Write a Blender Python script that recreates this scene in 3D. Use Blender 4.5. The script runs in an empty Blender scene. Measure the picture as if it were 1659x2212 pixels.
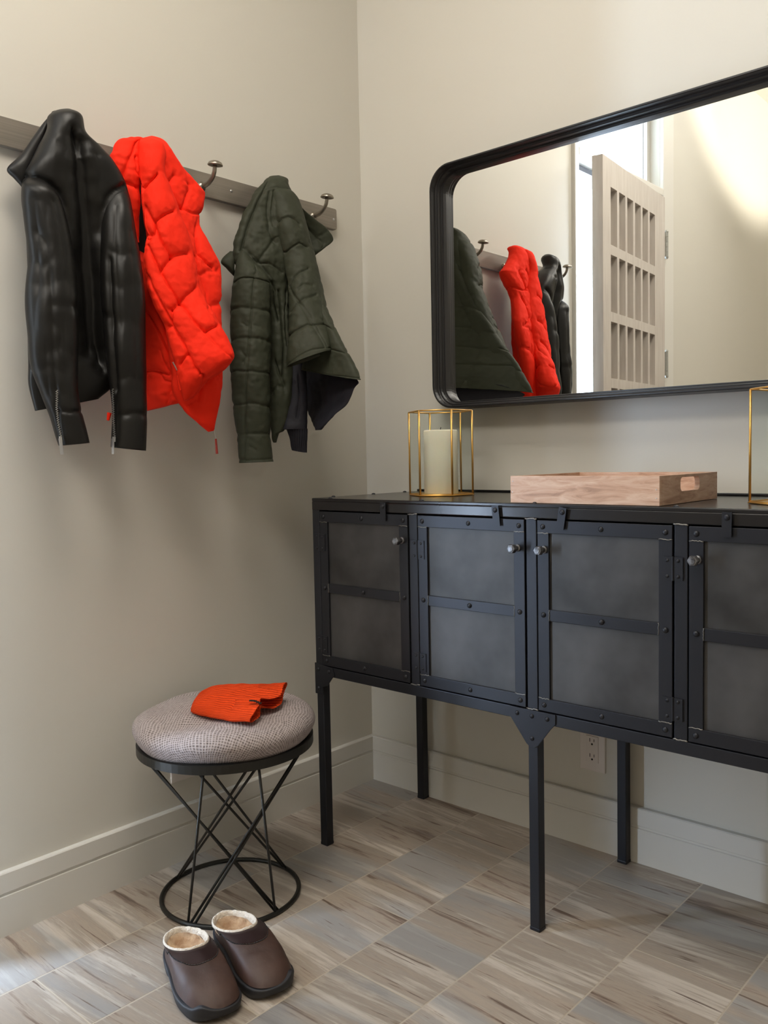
import bpy, bmesh, math, random
import numpy as np
from mathutils import Vector, Matrix, noise

C = bpy.context.scene.collection
scene = bpy.context.scene
PI = math.pi

# ------------------------------------------------------------------ camera
cam_data = bpy.data.cameras.new('camera'); cam = bpy.data.objects.new('camera', cam_data); C.objects.link(cam)
cam_data.sensor_fit = 'HORIZONTAL'; cam_data.sensor_width = 36.0; cam_data.lens = 40.6315
cam_data.clip_start = 0.05
cam.matrix_world = Matrix([[0.74393, -0.028044, 0.667669, 1.7979], [0.667955, 0.06127, -0.741675, -1.92387], [-0.020108, 0.997727, 0.064313, 1.0], [0, 0, 0, 1]])
scene.camera = cam

# ------------------------------------------------------------------ light and exposure
scene.view_settings.view_transform = 'Standard'
scene.view_settings.look = 'None'
scene.view_settings.exposure = 0.0
scene.view_settings.gamma = 1.0
scene.view_settings.use_curve_mapping = False
scene.cycles.use_denoising = True
scene.cycles.max_bounces = 10
scene.cycles.diffuse_bounces = 5
scene.cycles.sample_clamp_indirect = 6

world = bpy.data.worlds.new('world'); scene.world = world; world.use_nodes = True
world.node_tree.nodes['Background'].inputs[0].default_value = (0.80, 0.90, 1.0, 1)
world.node_tree.nodes['Background'].inputs[1].default_value = 6.0


def area(name, loc, aim, sx, sy, power, col, spread=180):
    l = bpy.data.lights.new(name, 'AREA'); l.shape = 'RECTANGLE'; l.size = sx; l.size_y = sy
    l.energy = power; l.color = col; l.spread = math.radians(spread)
    o = bpy.data.objects.new(name, l); C.objects.link(o); o.location = loc
    o.rotation_euler = (Vector(aim) - Vector(loc)).to_track_quat('-Z', 'Y').to_euler()
    return o


def spot(name, loc, aim, power, col, cone, blend, radius):
    l = bpy.data.lights.new(name, 'SPOT'); l.energy = power; l.color = col
    l.spot_size = math.radians(cone); l.spot_blend = blend; l.shadow_soft_size = radius
    o = bpy.data.objects.new(name, l); C.objects.link(o); o.location = loc
    o.rotation_euler = (Vector(aim) - Vector(loc)).to_track_quat('-Z', 'Y').to_euler()
    return o


WARM = (1.0, 0.92, 0.80); COOL = (0.78, 0.88, 1.0)
# warm ceiling lamps of the hall, then added lights for the right wall, door daylight and wall arc
area('ceiling_lamp', (.95, -1.25, 2.92), (.95, -1.25, 0), .7, .7, 25, WARM)
area('ceiling_lamp', (1.9, -3.2, 3.02), (1.9, -3.2, 0), .8, .8, 12, WARM)
area('right_wall_fill', (1.05, -2.6, 2.97), (.8, 0, 1.4), 1.3, .5, 23, (1.0, .96, .90))  # unseen fill light added near the ceiling to brighten the right wall
area('door_daylight_panel', (-.85, -1.85, 1.0), (0, -1.75, 1.0), 1.7, 2.0, 620, (.60, .77, 1.0))  # added light panel outside the door, boosts daylight through the gap
spot('wall_arc_spot', (2.0, -3.3, 2.2), (-.015, -3.4, 3.6), 330, (1.0, .93, .8), 68, .35, .08)  # unseen spot without fixture, added for the bright arc on the left wall

# ------------------------------------------------------------------ helpers
def lin(r, g, b):
    f = lambda c: (c / 255 / 12.92) if c / 255 <= .04045 else ((c / 255 + .055) / 1.055) ** 2.4
    return (f(r), f(g), f(b), 1)


def mat(name, col, rough=.5, metal=0.0, bump=None, spec=.5, **kw):
    """bump = (noise scale, strength, distance[, stretch])"""
    m = bpy.data.materials.new(name); m.use_nodes = True
    nt = m.node_tree; b = nt.nodes['Principled BSDF']
    b.inputs['Base Color'].default_value = col; b.inputs['Roughness'].default_value = rough
    b.inputs['Metallic'].default_value = metal; b.inputs['Specular IOR Level'].default_value = spec
    for k, v in kw.items():
        b.inputs[k].default_value = v
    if bump:
        tc = nt.nodes.new('ShaderNodeTexCoord'); mp = nt.nodes.new('ShaderNodeMapping')
        nz = nt.nodes.new('ShaderNodeTexNoise'); bp = nt.nodes.new('ShaderNodeBump')
        nt.links.new(tc.outputs['Object'], mp.inputs[0]); nt.links.new(mp.outputs[0], nz.inputs['Vector'])
        if len(bump) > 3: mp.inputs['Scale'].default_value = bump[3]
        nz.inputs['Scale'].default_value = bump[0]; nz.inputs['Detail'].default_value = 5
        bp.inputs['Strength'].default_value = bump[1]; bp.inputs['Distance'].default_value = bump[2]
        nt.links.new(nz.outputs['Fac'], bp.inputs['Height']); nt.links.new(bp.outputs[0], b.inputs['Normal'])
    return m


def mottle(m, c1, c2, scale, lo=.35, hi=.65, stretch=(1, 1, 1), rough=None, detail=4):
    nt = m.node_tree; b = nt.nodes['Principled BSDF']
    tc = nt.nodes.new('ShaderNodeTexCoord'); mp = nt.nodes.new('ShaderNodeMapping'); mp.inputs['Scale'].default_value = stretch
    nz = nt.nodes.new('ShaderNodeTexNoise'); nz.inputs['Scale'].default_value = scale; nz.inputs['Detail'].default_value = detail
    cr = nt.nodes.new('ShaderNodeValToRGB'); cr.color_ramp.elements[0].position = lo; cr.color_ramp.elements[1].position = hi
    cr.color_ramp.elements[0].color = c1; cr.color_ramp.elements[1].color = c2
    nt.links.new(tc.outputs['Object'], mp.inputs[0]); nt.links.new(mp.outputs[0], nz.inputs['Vector'])
    nt.links.new(nz.outputs['Fac'], cr.inputs[0]); nt.links.new(cr.outputs[0], b.inputs['Base Color'])
    if rough:
        mr = nt.nodes.new('ShaderNodeMapRange'); mr.inputs['To Min'].default_value = rough[0]; mr.inputs['To Max'].default_value = rough[1]
        nt.links.new(nz.outputs['Fac'], mr.inputs[0]); nt.links.new(mr.outputs[0], b.inputs['Roughness'])
    return m


def node(nt, kind, **kw):
    n = nt.nodes.new(kind)
    for k, v in kw.items():
        if k.startswith('i'):
            n.inputs[int(k[1:])].default_value = v
        else:
            setattr(n, k, v)
    return n


def thing(name, label, cat, loc=(0, 0, 0), rotz=0, group=None):
    o = bpy.data.objects.new(name, None); C.objects.link(o)
    o.location = loc; o.rotation_euler = (0, 0, rotz); o.empty_display_size = .05
    o['label'] = label; o['category'] = cat
    if group: o['group'] = group
    return o


def tag(o, label, cat, group=None):
    o['label'] = label; o['category'] = cat
    if group: o['group'] = group
    return o


def link(name, me, m, parent=None, world_coords=True, smooth=False):
    """link mesh data as one object; verts given in world coordinates are shifted to the parent's origin"""
    if parent is not None and world_coords:
        q = parent
        off = Vector((0, 0, 0))
        while q is not None:
            off += q.location; q = q.parent
        me.transform(Matrix.Translation(-off))
    if smooth:
        for p in me.polygons: p.use_smooth = True
    o = bpy.data.objects.new(name, me); C.objects.link(o)
    if m: me.materials.append(m)
    if parent is not None: o.parent = parent
    return o


def obj(name, bm, m, parent=None, smooth=False, bevel=0, world_coords=True):
    bmesh.ops.recalc_face_normals(bm, faces=bm.faces)
    me = bpy.data.meshes.new(name); bm.to_mesh(me); bm.free()
    o = link(name, me, m, parent, world_coords, smooth)
    if bevel:
        md = o.modifiers.new('bevel', 'BEVEL'); md.width = bevel; md.segments = 2; md.limit_method = 'ANGLE'; md.angle_limit = .6
    return o


def struct(name, bm, m, **kw):
    o = obj(name, bm, m, **kw); o['kind'] = 'structure'; return o


def box(bm, x0, x1, y0, y1, z0, z1, M=None):
    v = [bm.verts.new((x, y, z)) for x in (x0, x1) for y in (y0, y1) for z in (z0, z1)]
    for f in ((0, 1, 3, 2), (4, 6, 7, 5), (0, 4, 5, 1), (2, 3, 7, 6), (0, 2, 6, 4), (1, 5, 7, 3)):
        bm.faces.new([v[i] for i in f])
    if M is not None:
        bmesh.ops.transform(bm, matrix=M, verts=v)
    return v


def prism(bm, pts, axis, a0, a1):
    """extrude a polygon; axis 0: pts are (y,z), 1: (x,z), 2: (x,y)"""
    def mk(p, a):
        c = list(p); c.insert(axis, a); return bm.verts.new(c)
    A = [mk(p, a0) for p in pts]; B = [mk(p, a1) for p in pts]; n = len(pts)
    bm.faces.new(A); bm.faces.new(B[::-1])
    for i in range(n): bm.faces.new((A[i], A[(i + 1) % n], B[(i + 1) % n], B[i]))
    return A + B


def lathe(bm, prof, loc, axis=(0, 0, 1), n=20):
    """prof: (radius, height) pairs; revolve about axis at loc"""
    q = Vector(axis).to_track_quat('Z', 'Y').to_matrix(); loc = Vector(loc); rings = []
    for r, h in prof:
        if r < 1e-6: rings.append([bm.verts.new(loc + q @ Vector((0, 0, h)))])
        else: rings.append([bm.verts.new(loc + q @ Vector((r * math.cos(2 * PI * k / n), r * math.sin(2 * PI * k / n), h))) for k in range(n)])
    for a, b in zip(rings, rings[1:]):
        for k in range(n):
            k2 = (k + 1) % n
            if len(a) == 1 and len(b) == 1: continue
            if len(a) == 1: bm.faces.new((a[0], b[k2], b[k]))
            elif len(b) == 1: bm.faces.new((a[k], a[k2], b[0]))
            else: bm.faces.new((a[k], a[k2], b[k2], b[k]))


def tube(bm, pts, r, n=10, closed=False):
    pts = [Vector(p) for p in pts]; N = len(pts); rings = []
    rr = r if isinstance(r, (list, tuple)) else [r] * N
    up = None
    for i, p in enumerate(pts):
        if closed: d = pts[(i + 1) % N] - pts[i - 1]
        else: d = pts[min(i + 1, N - 1)] - pts[max(i - 1, 0)]
        d.normalize()
        if up is None: up = d.orthogonal().normalized()
        up = (up - d * up.dot(d)).normalized(); w = d.cross(up)
        rings.append([bm.verts.new(p + (up * math.cos(2 * PI * k / n) + w * math.sin(2 * PI * k / n)) * rr[i]) for k in range(n)])
    M = N if closed else N - 1
    for i in range(M):
        a, b = rings[i], rings[(i + 1) % N]
        for k in range(n): bm.faces.new((a[k], a[(k + 1) % n], b[(k + 1) % n], b[k]))
    if not closed:
        bm.faces.new(rings[0][::-1]); bm.faces.new(rings[-1])


def rivet(bm, loc, axis, r=.005):
    lathe(bm, [(r, -.001), (r, .0006), (r * .85, r * .35), (r * .5, r * .55), (0, r * .62)], loc, axis, 12)

RIVETS = {}


def rivet_part(parent, loc, axis, r=.005, name='rivet', m=None):
    """one rivet head as its own part; heads of one size and direction share mesh data"""
    key = (tuple(axis), r, name)
    if key not in RIVETS:
        bm = bmesh.new(); rivet(bm, (0, 0, 0), axis, r); bmesh.ops.recalc_face_normals(bm, faces=bm.faces)
        me = bpy.data.meshes.new(name); bm.to_mesh(me); bm.free(); me.materials.append(m or M_steel)
        for p in me.polygons: p.use_smooth = True
        RIVETS[key] = me
    o = bpy.data.objects.new(name, RIVETS[key]); C.objects.link(o)
    off = Vector((0, 0, 0)); q = parent
    while q is not None: off += q.location; q = q.parent
    o.location = Vector(loc) - off; o.parent = parent
    return o


# ------------------------------------------------------------------ materials
wall_col = lin(203, 199, 189)
M_wall = mat('wall_paint', wall_col, .55, bump=(220, .05, .001))
M_trim = mat('trim_paint', lin(210, 207, 200), .4)
M_ceil = mat('ceiling_paint', lin(225, 222, 214), .8)
M_steel = mat('blackened_steel', lin(40, 41, 46), .42, .55, bump=(60, .15, .001))
M_panel = mottle(mat('burnished_panel', lin(62, 63, 64), .45, .45), lin(40, 39, 38), lin(80, 79, 79), 7, .3, .7, rough=(.4, .58))
M_top = mat('dark_waxed_steel_top', lin(44, 43, 44), .24, .5, bump=(40, .1, .001))
M_weld = mat('bare_weld_steel', lin(120, 118, 114), .4, .8)
M_knob = mottle(mat('worn_bolt_steel', lin(110, 110, 112), .4, .8), lin(70, 70, 72), lin(135, 135, 138), 120)
M_rail = mottle(mat('brushed_steel', lin(140, 133, 122), .42, .45), lin(130, 123, 113), lin(143, 135, 125), 12, .3, .7, (1, .1, 22))
M_hook = mat('brushed_hook_metal', lin(150, 142, 130), .3, .9, bump=(200, .1, .0005))
M_frame = mat('black_metal_frame', lin(40, 39, 40), .38, .3)
M_mirror = mat('mirror_glass', (.93, .94, .93, 1), .0, 1.0)
M_glass = mat('clear_glass', (.95, .975, .96, 1), .02, 0, **{'Transmission Weight': 1.0, 'IOR': 1.1})
M_gold = mat('brass', lin(214, 168, 92), .32, .8, bump=(300, .2, .0005))
M_candle = mat('candle_wax', lin(240, 234, 215), .5, **{'Subsurface Weight': .2, 'Subsurface Radius': (.02, .015, .01)})
M_black = mat('black_coated_wire', lin(33, 32, 29), .4, .3)
M_plastic = mat('white_plastic', lin(214, 206, 200), .35)
M_dark = mat('socket_dark', lin(20, 18, 16), .6)
M_chrome = mat('zip_metal', lin(200, 200, 200), .3, .9)
M_hinge = mat('hinge_steel', lin(176, 176, 170), .35, .5)
M_door = mottle(mat('limed_oak_door', lin(186, 178, 170), .6), lin(180, 171, 163), lin(195, 188, 180), 6, .3, .7, (8, 8, 1))
M_doorline = M_trim


def leather_mat(name, c, rough, sc=26):
    m = mat(name, c, rough, 0, bump=(sc, .4, .0035, (1, 1, .45)))
    nt = m.node_tree; b = nt.nodes['Principled BSDF']
    tc = nt.nodes.new('ShaderNodeTexCoord'); nz = node(nt, 'ShaderNodeTexNoise'); nz.inputs['Scale'].default_value = 9; nz.inputs['Detail'].default_value = 6
    mr = nt.nodes.new('ShaderNodeMapRange'); mr.inputs['To Min'].default_value = rough - .12; mr.inputs['To Max'].default_value = rough + .14
    nt.links.new(tc.outputs['Object'], nz.inputs['Vector']); nt.links.new(nz.outputs['Fac'], mr.inputs[0]); nt.links.new(mr.outputs[0], b.inputs['Roughness'])
    return m


M_leather = leather_mat('black_leather', lin(20, 19, 18), .39); M_leather.node_tree.nodes['Principled BSDF'].inputs['Specular IOR Level'].default_value = .3
M_red = mat('orange_red_shell_fabric', lin(236, 40, 14), .8, 0, spec=.2, bump=(55, .5, .003))
M_red.node_tree.nodes['Principled BSDF'].inputs['Sheen Weight'].default_value = .0
M_green = mat('olive_green_nylon', lin(50, 53, 41), .62, 0, spec=.22, bump=(50, .4, .0025))
M_navy = mat('navy_lining', lin(24, 24, 34), .75, 0)
M_darklining = mat('black_lining', lin(22, 20, 22), .8)
M_knit = mat('navy_rib_knit', lin(22, 22, 31), .9, 0, bump=(160, .6, .002, (1, 4, .2)))
M_clog = mottle(leather_mat('brown_oiled_leather', lin(80, 56, 48), .55, 34), lin(52, 35, 30), lin(76, 54, 46), 14, .3, .75)
M_band = mat('dark_brown_smooth_leather', lin(44, 31, 31), .32, 0, bump=(90, .15, .001))
M_sole = mat('charcoal_rubber', lin(34, 34, 38), .6)
M_fleece = mat('cream_fleece', lin(212, 201, 186), .95, 0, bump=(140, 1.0, .006), **{'Sheen Weight': .3})
M_insole = mottle(mat('matted_tan_fleece', lin(186, 152, 118), .95, 0, bump=(90, 1.0, .006)), lin(160, 126, 96), lin(206, 178, 146), 40)


def knit_mat():
    m = mat('orange_rib_knit', lin(236, 74, 26), .9, 0, spec=.15)
    nt = m.node_tree; b = nt.nodes['Principled BSDF']; uv = nt.nodes.new('ShaderNodeUVMap'); sx = nt.nodes.new('ShaderNodeSeparateXYZ'); nt.links.new(uv.outputs[0], sx.inputs[0])
    m1 = node(nt, 'ShaderNodeMath', operation='MULTIPLY', i1=2 * PI * 26); nt.links.new(sx.outputs[0], m1.inputs[0])
    s1 = node(nt, 'ShaderNodeMath', operation='SINE'); nt.links.new(m1.outputs[0], s1.inputs[0])
    m2 = node(nt, 'ShaderNodeMath', operation='MULTIPLY', i1=2 * PI * 60); nt.links.new(sx.outputs[1], m2.inputs[0])
    s2 = node(nt, 'ShaderNodeMath', operation='SINE'); nt.links.new(m2.outputs[0], s2.inputs[0])
    s3 = node(nt, 'ShaderNodeMath', operation='MULTIPLY', i1=.1); nt.links.new(s2.outputs[0], s3.inputs[0])
    ad = node(nt, 'ShaderNodeMath', operation='ADD'); nt.links.new(s1.outputs[0], ad.inputs[0]); nt.links.new(s3.outputs[0], ad.inputs[1])
    bp = nt.nodes.new('ShaderNodeBump'); bp.inputs['Strength'].default_value = .8; bp.inputs['Distance'].default_value = .0026
    nt.links.new(ad.outputs[0], bp.inputs['Height']); nt.links.new(bp.outputs[0], b.inputs['Normal'])
    return m


def weave_mat():
    """open weave: pale grid threads over a darker ground, follows the UVs pulled over the pad"""
    m = mat('lilac_grey_weave', lin(170, 158, 154), .9, 0)
    nt = m.node_tree; b = nt.nodes['Principled BSDF']
    uv = nt.nodes.new('ShaderNodeUVMap')
    nz = nt.nodes.new('ShaderNodeTexNoise'); nz.inputs['Scale'].default_value = 3.5; nz.inputs['Detail'].default_value = 2
    nt.links.new(uv.outputs[0], nz.inputs['Vector'])
    mx = node(nt, 'ShaderNodeVectorMath', operation='MULTIPLY_ADD'); mx.inputs[1].default_value = (.12, .12, 0)
    nt.links.new(nz.outputs['Color'], mx.inputs[0]); nt.links.new(uv.outputs[0], mx.inputs[2])
    sx = nt.nodes.new('ShaderNodeSeparateXYZ'); nt.links.new(mx.outputs[0], sx.inputs[0])
    outs = []
    for k, fr in ((0, 2 * PI * 84), (1, 2 * PI * 84)):
        a = node(nt, 'ShaderNodeMath', operation='MULTIPLY', i1=fr); nt.links.new(sx.outputs[k], a.inputs[0])
        s = node(nt, 'ShaderNodeMath', operation='SINE'); nt.links.new(a.outputs[0], s.inputs[0])
        g = nt.nodes.new('ShaderNodeMapRange'); g.inputs['From Min'].default_value = .1; g.inputs['From Max'].default_value = .95
        nt.links.new(s.outputs[0], g.inputs[0]); outs.append(g)
    mm = node(nt, 'ShaderNodeMath', operation='MAXIMUM'); nt.links.new(outs[0].outputs[0], mm.inputs[0]); nt.links.new(outs[1].outputs[0], mm.inputs[1])
    n2 = nt.nodes.new('ShaderNodeTexNoise'); n2.inputs['Scale'].default_value = 60; nt.links.new(uv.outputs[0], n2.inputs['Vector'])
    cr = nt.nodes.new('ShaderNodeValToRGB'); cr.color_ramp.elements[0].color = lin(92, 81, 79); cr.color_ramp.elements[1].color = lin(180, 169, 168)
    m4 = node(nt, 'ShaderNodeMath', operation='MULTIPLY', i1=.8); nt.links.new(n2.outputs['Fac'], m4.inputs[0])
    m5 = node(nt, 'ShaderNodeMath', operation='MULTIPLY_ADD', i1=.6); nt.links.new(mm.outputs[0], m5.inputs[0]); nt.links.new(m4.outputs[0], m5.inputs[2])
    nt.links.new(m5.outputs[0], cr.inputs[0]); nt.links.new(cr.outputs[0], b.inputs['Base Color'])
    cr.color_ramp.elements[0].position = .2; cr.color_ramp.elements[1].position = .95
    bp = nt.nodes.new('ShaderNodeBump'); bp.inputs['Strength'].default_value = .6; bp.inputs['Distance'].default_value = .0015
    nt.links.new(m5.outputs[0], bp.inputs['Height']); nt.links.new(bp.outputs[0], b.inputs['Normal'])
    return m


def wood_mat():
    m = mat('pale_acacia', lin(190, 156, 130), .5, 0)
    nt = m.node_tree; b = nt.nodes['Principled BSDF']
    tc = nt.nodes.new('ShaderNodeTexCoord'); mp = nt.nodes.new('ShaderNodeMapping'); mp.inputs['Scale'].default_value = (4, 4, 22)
    nz = nt.nodes.new('ShaderNodeTexNoise'); nz.inputs['Scale'].default_value = 3.2; nz.inputs['Detail'].default_value = 9; nz.inputs['Distortion'].default_value = 1.2
    nz.inputs['Roughness'].default_value = .62
    cr = nt.nodes.new('ShaderNodeValToRGB'); e = cr.color_ramp.elements
    e[0].position = .28; e[0].color = lin(146, 112, 92); e[1].position = .72; e[1].color = lin(208, 180, 160)
    x = e.new(.45); x.color = lin(186, 150, 126)
    nt.links.new(tc.outputs['Object'], mp.inputs[0]); nt.links.new(mp.outputs[0], nz.inputs['Vector'])
    nt.links.new(nz.outputs['Fac'], cr.inputs[0]); nt.links.new(cr.outputs[0], b.inputs['Base Color'])
    return m


def floor_mat():
    """stone tiles 0.21 m wide in x; veins run across each tile; each tile shifts the vein pattern"""
    m = mat('veined_stone_tile', (.4, .38, .35, 1), .38, 0)
    nt = m.node_tree; L = nt.links; b = nt.nodes['Principled BSDF']
    def mth(op, a, b_=None, c=None):
        n = nt.nodes.new('ShaderNodeMath'); n.operation = op
        for i, v in enumerate((a, b_, c)):
            if v is None: continue
            if isinstance(v, (int, float)): n.inputs[i].default_value = v
            else: L.new(v, n.inputs[i])
        return n.outputs[0]
    g = nt.nodes.new('ShaderNodeNewGeometry'); sx = nt.nodes.new('ShaderNodeSeparateXYZ'); L.new(g.outputs['Position'], sx.inputs[0])
    X, Y = sx.outputs[0], sx.outputs[1]
    TW, TL = .2095, .418
    cx = mth('DIVIDE', mth('SUBTRACT', X, .195), TW); ci = mth('FLOOR', cx); fx = mth('SUBTRACT', cx, ci)
    off = mth('MULTIPLY', mth('FRACT', mth('MULTIPLY', ci, .5)), 1.0)
    cy = mth('ADD', mth('DIVIDE', mth('ADD', Y, .347), TL), off); cj = mth('FLOOR', cy); fy = mth('SUBTRACT', cy, cj)
    cmb = nt.nodes.new('ShaderNodeCombineXYZ'); L.new(ci, cmb.inputs[0]); L.new(cj, cmb.inputs[1])
    wn = nt.nodes.new('ShaderNodeTexWhiteNoise'); wn.noise_dimensions = '2D'; L.new(cmb.outputs[0], wn.inputs['Vector'])
    sp = nt.nodes.new('ShaderNodeSeparateColor'); L.new(wn.outputs['Color'], sp.inputs[0])
    r1, r2, r3 = sp.outputs[0], sp.outputs[1], sp.outputs[2]
    # vein direction tilts slightly from tile to tile
    yy = mth('ADD', Y, mth('MULTIPLY', X, mth('MULTIPLY', mth('SUBTRACT', r3, .5), .18)))
    def veins(sx_, sy_, scale, dist, rough, seed):
        v = nt.nodes.new('ShaderNodeCombineXYZ')
        L.new(mth('MULTIPLY', mth('ADD', X, mth('MULTIPLY', r1, 17 + seed)), sx_), v.inputs[0])
        L.new(mth('MULTIPLY', mth('ADD', yy, mth('MULTIPLY', r2, 31 + seed)), sy_), v.inputs[1]); L.new(mth('MULTIPLY', r1, 9), v.inputs[2])
        n = nt.nodes.new('ShaderNodeTexNoise'); n.inputs['Scale'].default_value = scale; n.inputs['Detail'].default_value = 7
        n.inputs['Roughness'].default_value = rough; n.inputs['Distortion'].default_value = dist
        L.new(v.outputs[0], n.inputs['Vector']); return n.outputs['Fac']
    v1 = veins(1.6, 17, 1.0, .35, .66, 0); v2 = veins(3.2, 60, 1.0, .5, .75, 5); v3 = veins(1.0, 7, 1.0, .15, .5, 9)
    f = mth('ADD', mth('MULTIPLY', v1, .66), mth('MULTIPLY', v2, .34))
    cr = nt.nodes.new('ShaderNodeValToRGB'); e = cr.color_ramp.elements
    e[0].position = .36; e[0].color = lin(96, 80, 70); e[1].position = .64; e[1].color = lin(198, 190, 180)
    for p, c in ((.40, lin(126, 110, 99)), (.45, lin(164, 151, 138)), (.51, lin(154, 143, 132)), (.56, lin(182, 172, 161))):
        x = e.new(p); x.color = c
    L.new(f, cr.inputs[0])
    gr = nt.nodes.new('ShaderNodeValToRGB'); ge = gr.color_ramp.elements
    ge[0].position = .53; ge[0].color = (0, 0, 0, 1); ge[1].position = .60; ge[1].color = (1, 1, 1, 1); L.new(v3, gr.inputs[0])
    mix = nt.nodes.new('ShaderNodeMix'); mix.data_type = 'RGBA'; mix.blend_type = 'MIX'
    L.new(mth('MULTIPLY', gr.outputs[0], .7), mix.inputs[0]); L.new(cr.outputs[0], mix.inputs[6]); mix.inputs[7].default_value = lin(146, 146, 146)
    # thin dark threads
    th = veins(4.0, 75, 1.0, .9, .6, 3)
    tr = nt.nodes.new('ShaderNodeValToRGB'); te = tr.color_ramp.elements
    te[0].position = .33; te[0].color = (1, 1, 1, 1); te[1].position = .385; te[1].color = (0, 0, 0, 1); L.new(th, tr.inputs[0])
    mix2 = nt.nodes.new('ShaderNodeMix'); mix2.data_type = 'RGBA'
    L.new(mth('MULTIPLY', tr.outputs[0], .85), mix2.inputs[0]); L.new(mix.outputs[2], mix2.inputs[6]); mix2.inputs[7].default_value = lin(94, 76, 66)
    hv = nt.nodes.new('ShaderNodeHueSaturation'); L.new(mth('MULTIPLY_ADD', r3, .26, .85), hv.inputs['Value']); hv.inputs['Saturation'].default_value = 1.0
    L.new(mix2.outputs[2], hv.inputs['Color'])
    # grout
    ex = mth('MINIMUM', fx, mth('SUBTRACT', 1, fx)); ey = mth('MULTIPLY', mth('MINIMUM', fy, mth('SUBTRACT', 1, fy)), TL / TW)
    ed = mth('MINIMUM', ex, ey); gm = mth('LESS_THAN', ed, .0075)
    mix3 = nt.nodes.new('ShaderNodeMix'); mix3.data_type = 'RGBA'; L.new(gm, mix3.inputs[0]); L.new(hv.outputs[0], mix3.inputs[6]); mix3.inputs[7].default_value = lin(178, 167, 152)
    L.new(mix3.outputs[2], b.inputs['Base Color'])
    bp = nt.nodes.new('ShaderNodeBump'); bp.inputs['Strength'].default_value = .5; bp.inputs['Distance'].default_value = .0012
    hh = mth('MINIMUM', mth('MULTIPLY', ed, 60), 1.0); L.new(hh, bp.inputs['Height']); L.new(bp.outputs[0], b.inputs['Normal'])
    return m


M_floor = floor_mat(); M_knithat = knit_mat(); M_weave = weave_mat(); M_wood = wood_mat()

# ------------------------------------------------------------------ the room
RX, RY, RZ = 3.3, -4.6, 3.05
WL, WR = -.015, .015            # wall planes stand 15 mm behind the baseboard faces
DY0, DY1, DZ = -2.13, -1.335, 2.2    # door opening in the left wall
TZ0, TZ1 = 2.235, 2.86                # transom window above it
bm = bmesh.new(); box(bm, -1.2, RX, RY, WR, -.1, 0); struct('floor', bm, M_floor)
bm = bmesh.new(); box(bm, WL, RX, RY, WR, RZ, RZ + .1); struct('ceiling', bm, M_ceil)
bm = bmesh.new()
for y0, y1, z0, z1 in ((DY1, WR + .1, 0, RZ), (RY, DY0, 0, RZ), (DY0, DY1, DZ, TZ0), (DY0, DY1, TZ1, RZ)):
    box(bm, WL - .12, WL, y0, y1, z0, z1)
struct('wall_left', bm, M_wall)
bm = bmesh.new(); box(bm, WL, RX, WR, WR + .1, 0, RZ); struct('wall_right', bm, M_wall)
bm = bmesh.new(); box(bm, RX, RX + .1, RY, WR, 0, RZ); struct('wall_side', bm, M_wall)
bm = bmesh.new(); box(bm, WL, RX, RY - .1, RY, 0, RZ); struct('wall_back', bm, M_wall)

base_prof = [(0, 0), (.015, 0), (.015, .0855), (.0115, .0865), (.0115, .0915), (.0148, .094), (.0148, .1345), (.0125, .137), (0, .137)]
bm = bmesh.new()                                     # runs along the left wall
A = [bm.verts.new((WL + p[0], DY1 + .035, p[1])) for p in base_prof]; B = [bm.verts.new((WL + p[0], WR - p[0], p[1])) for p in base_prof]
for i in range(len(A)):
    j = (i + 1) % len(A); bm.faces.new((A[i], A[j], B[j], B[i]))
bm.faces.new(A)
struct('baseboard_left', bm, M_trim)
bm = bmesh.new()
A = [bm.verts.new((WL + p[0], WR - p[0], p[1])) for p in base_prof]; B = [bm.verts.new((RX, WR - p[0], p[1])) for p in base_prof]
for i in range(len(A)):
    j = (i + 1) % len(A); bm.faces.new((A[i], A[j], B[j], B[i]))
struct('baseboard_right', bm, M_trim)
bm = bmesh.new()
A = [bm.verts.new((WL + p[0], RY, p[1])) for p in base_prof]; B = [bm.verts.new((WL + p[0], DY0 - .12, p[1])) for p in base_prof]
for i in range(len(A)):
    j = (i + 1) % len(A); bm.faces.new((A[i], A[j], B[j], B[i]))
struct('baseboard_back', bm, M_trim)
# casings and door head
bm = bmesh.new(); box(bm, WL - .12, WL + .018, DY1 + .001, DY1 + .034, 0, 2.9); struct('trim_1', bm, M_trim, bevel=.003)
bm = bmesh.new(); box(bm, WL - .12, WL + .018, DY0 - .115, DY0 - .001, 0, 2.9); struct('trim_2', bm, M_trim, bevel=.003)
bm = bmesh.new(); box(bm, WL - .12, WL + .018, DY0, DY1, DZ + .001, TZ0 - .001); struct('trim_3', bm, M_trim, bevel=.003)
bm = bmesh.new(); box(bm, WL - .11, WL - .02, DY0, DY1, DZ - .035, DZ - .015); struct('trim_4', bm, M_steel)
w1 = bpy.data.objects.new('window_1', None); C.objects.link(w1); w1.location = (WL, (DY0 + DY1) / 2, TZ0); w1['kind'] = 'structure'
bm = bmesh.new()
for y0, y1, z0, z1 in ((DY0, DY1, TZ0, TZ0 + .03), (DY0, DY1, TZ1 - .03, TZ1), (DY0, DY0 + .03, TZ0 + .03, TZ1 - .03), (DY1 - .03, DY1, TZ0 + .03, TZ1 - .03)):
    box(bm, WL - .09, WL - .05, y0, y1, z0, z1)
obj('window_frame', bm, M_trim, w1)
bm = bmesh.new(); box(bm, WL - .072, WL - .068, DY0 + .03, DY1 - .03, TZ0 + .03, TZ1 - .03); obj('window_pane', bm, M_glass, w1)

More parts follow.
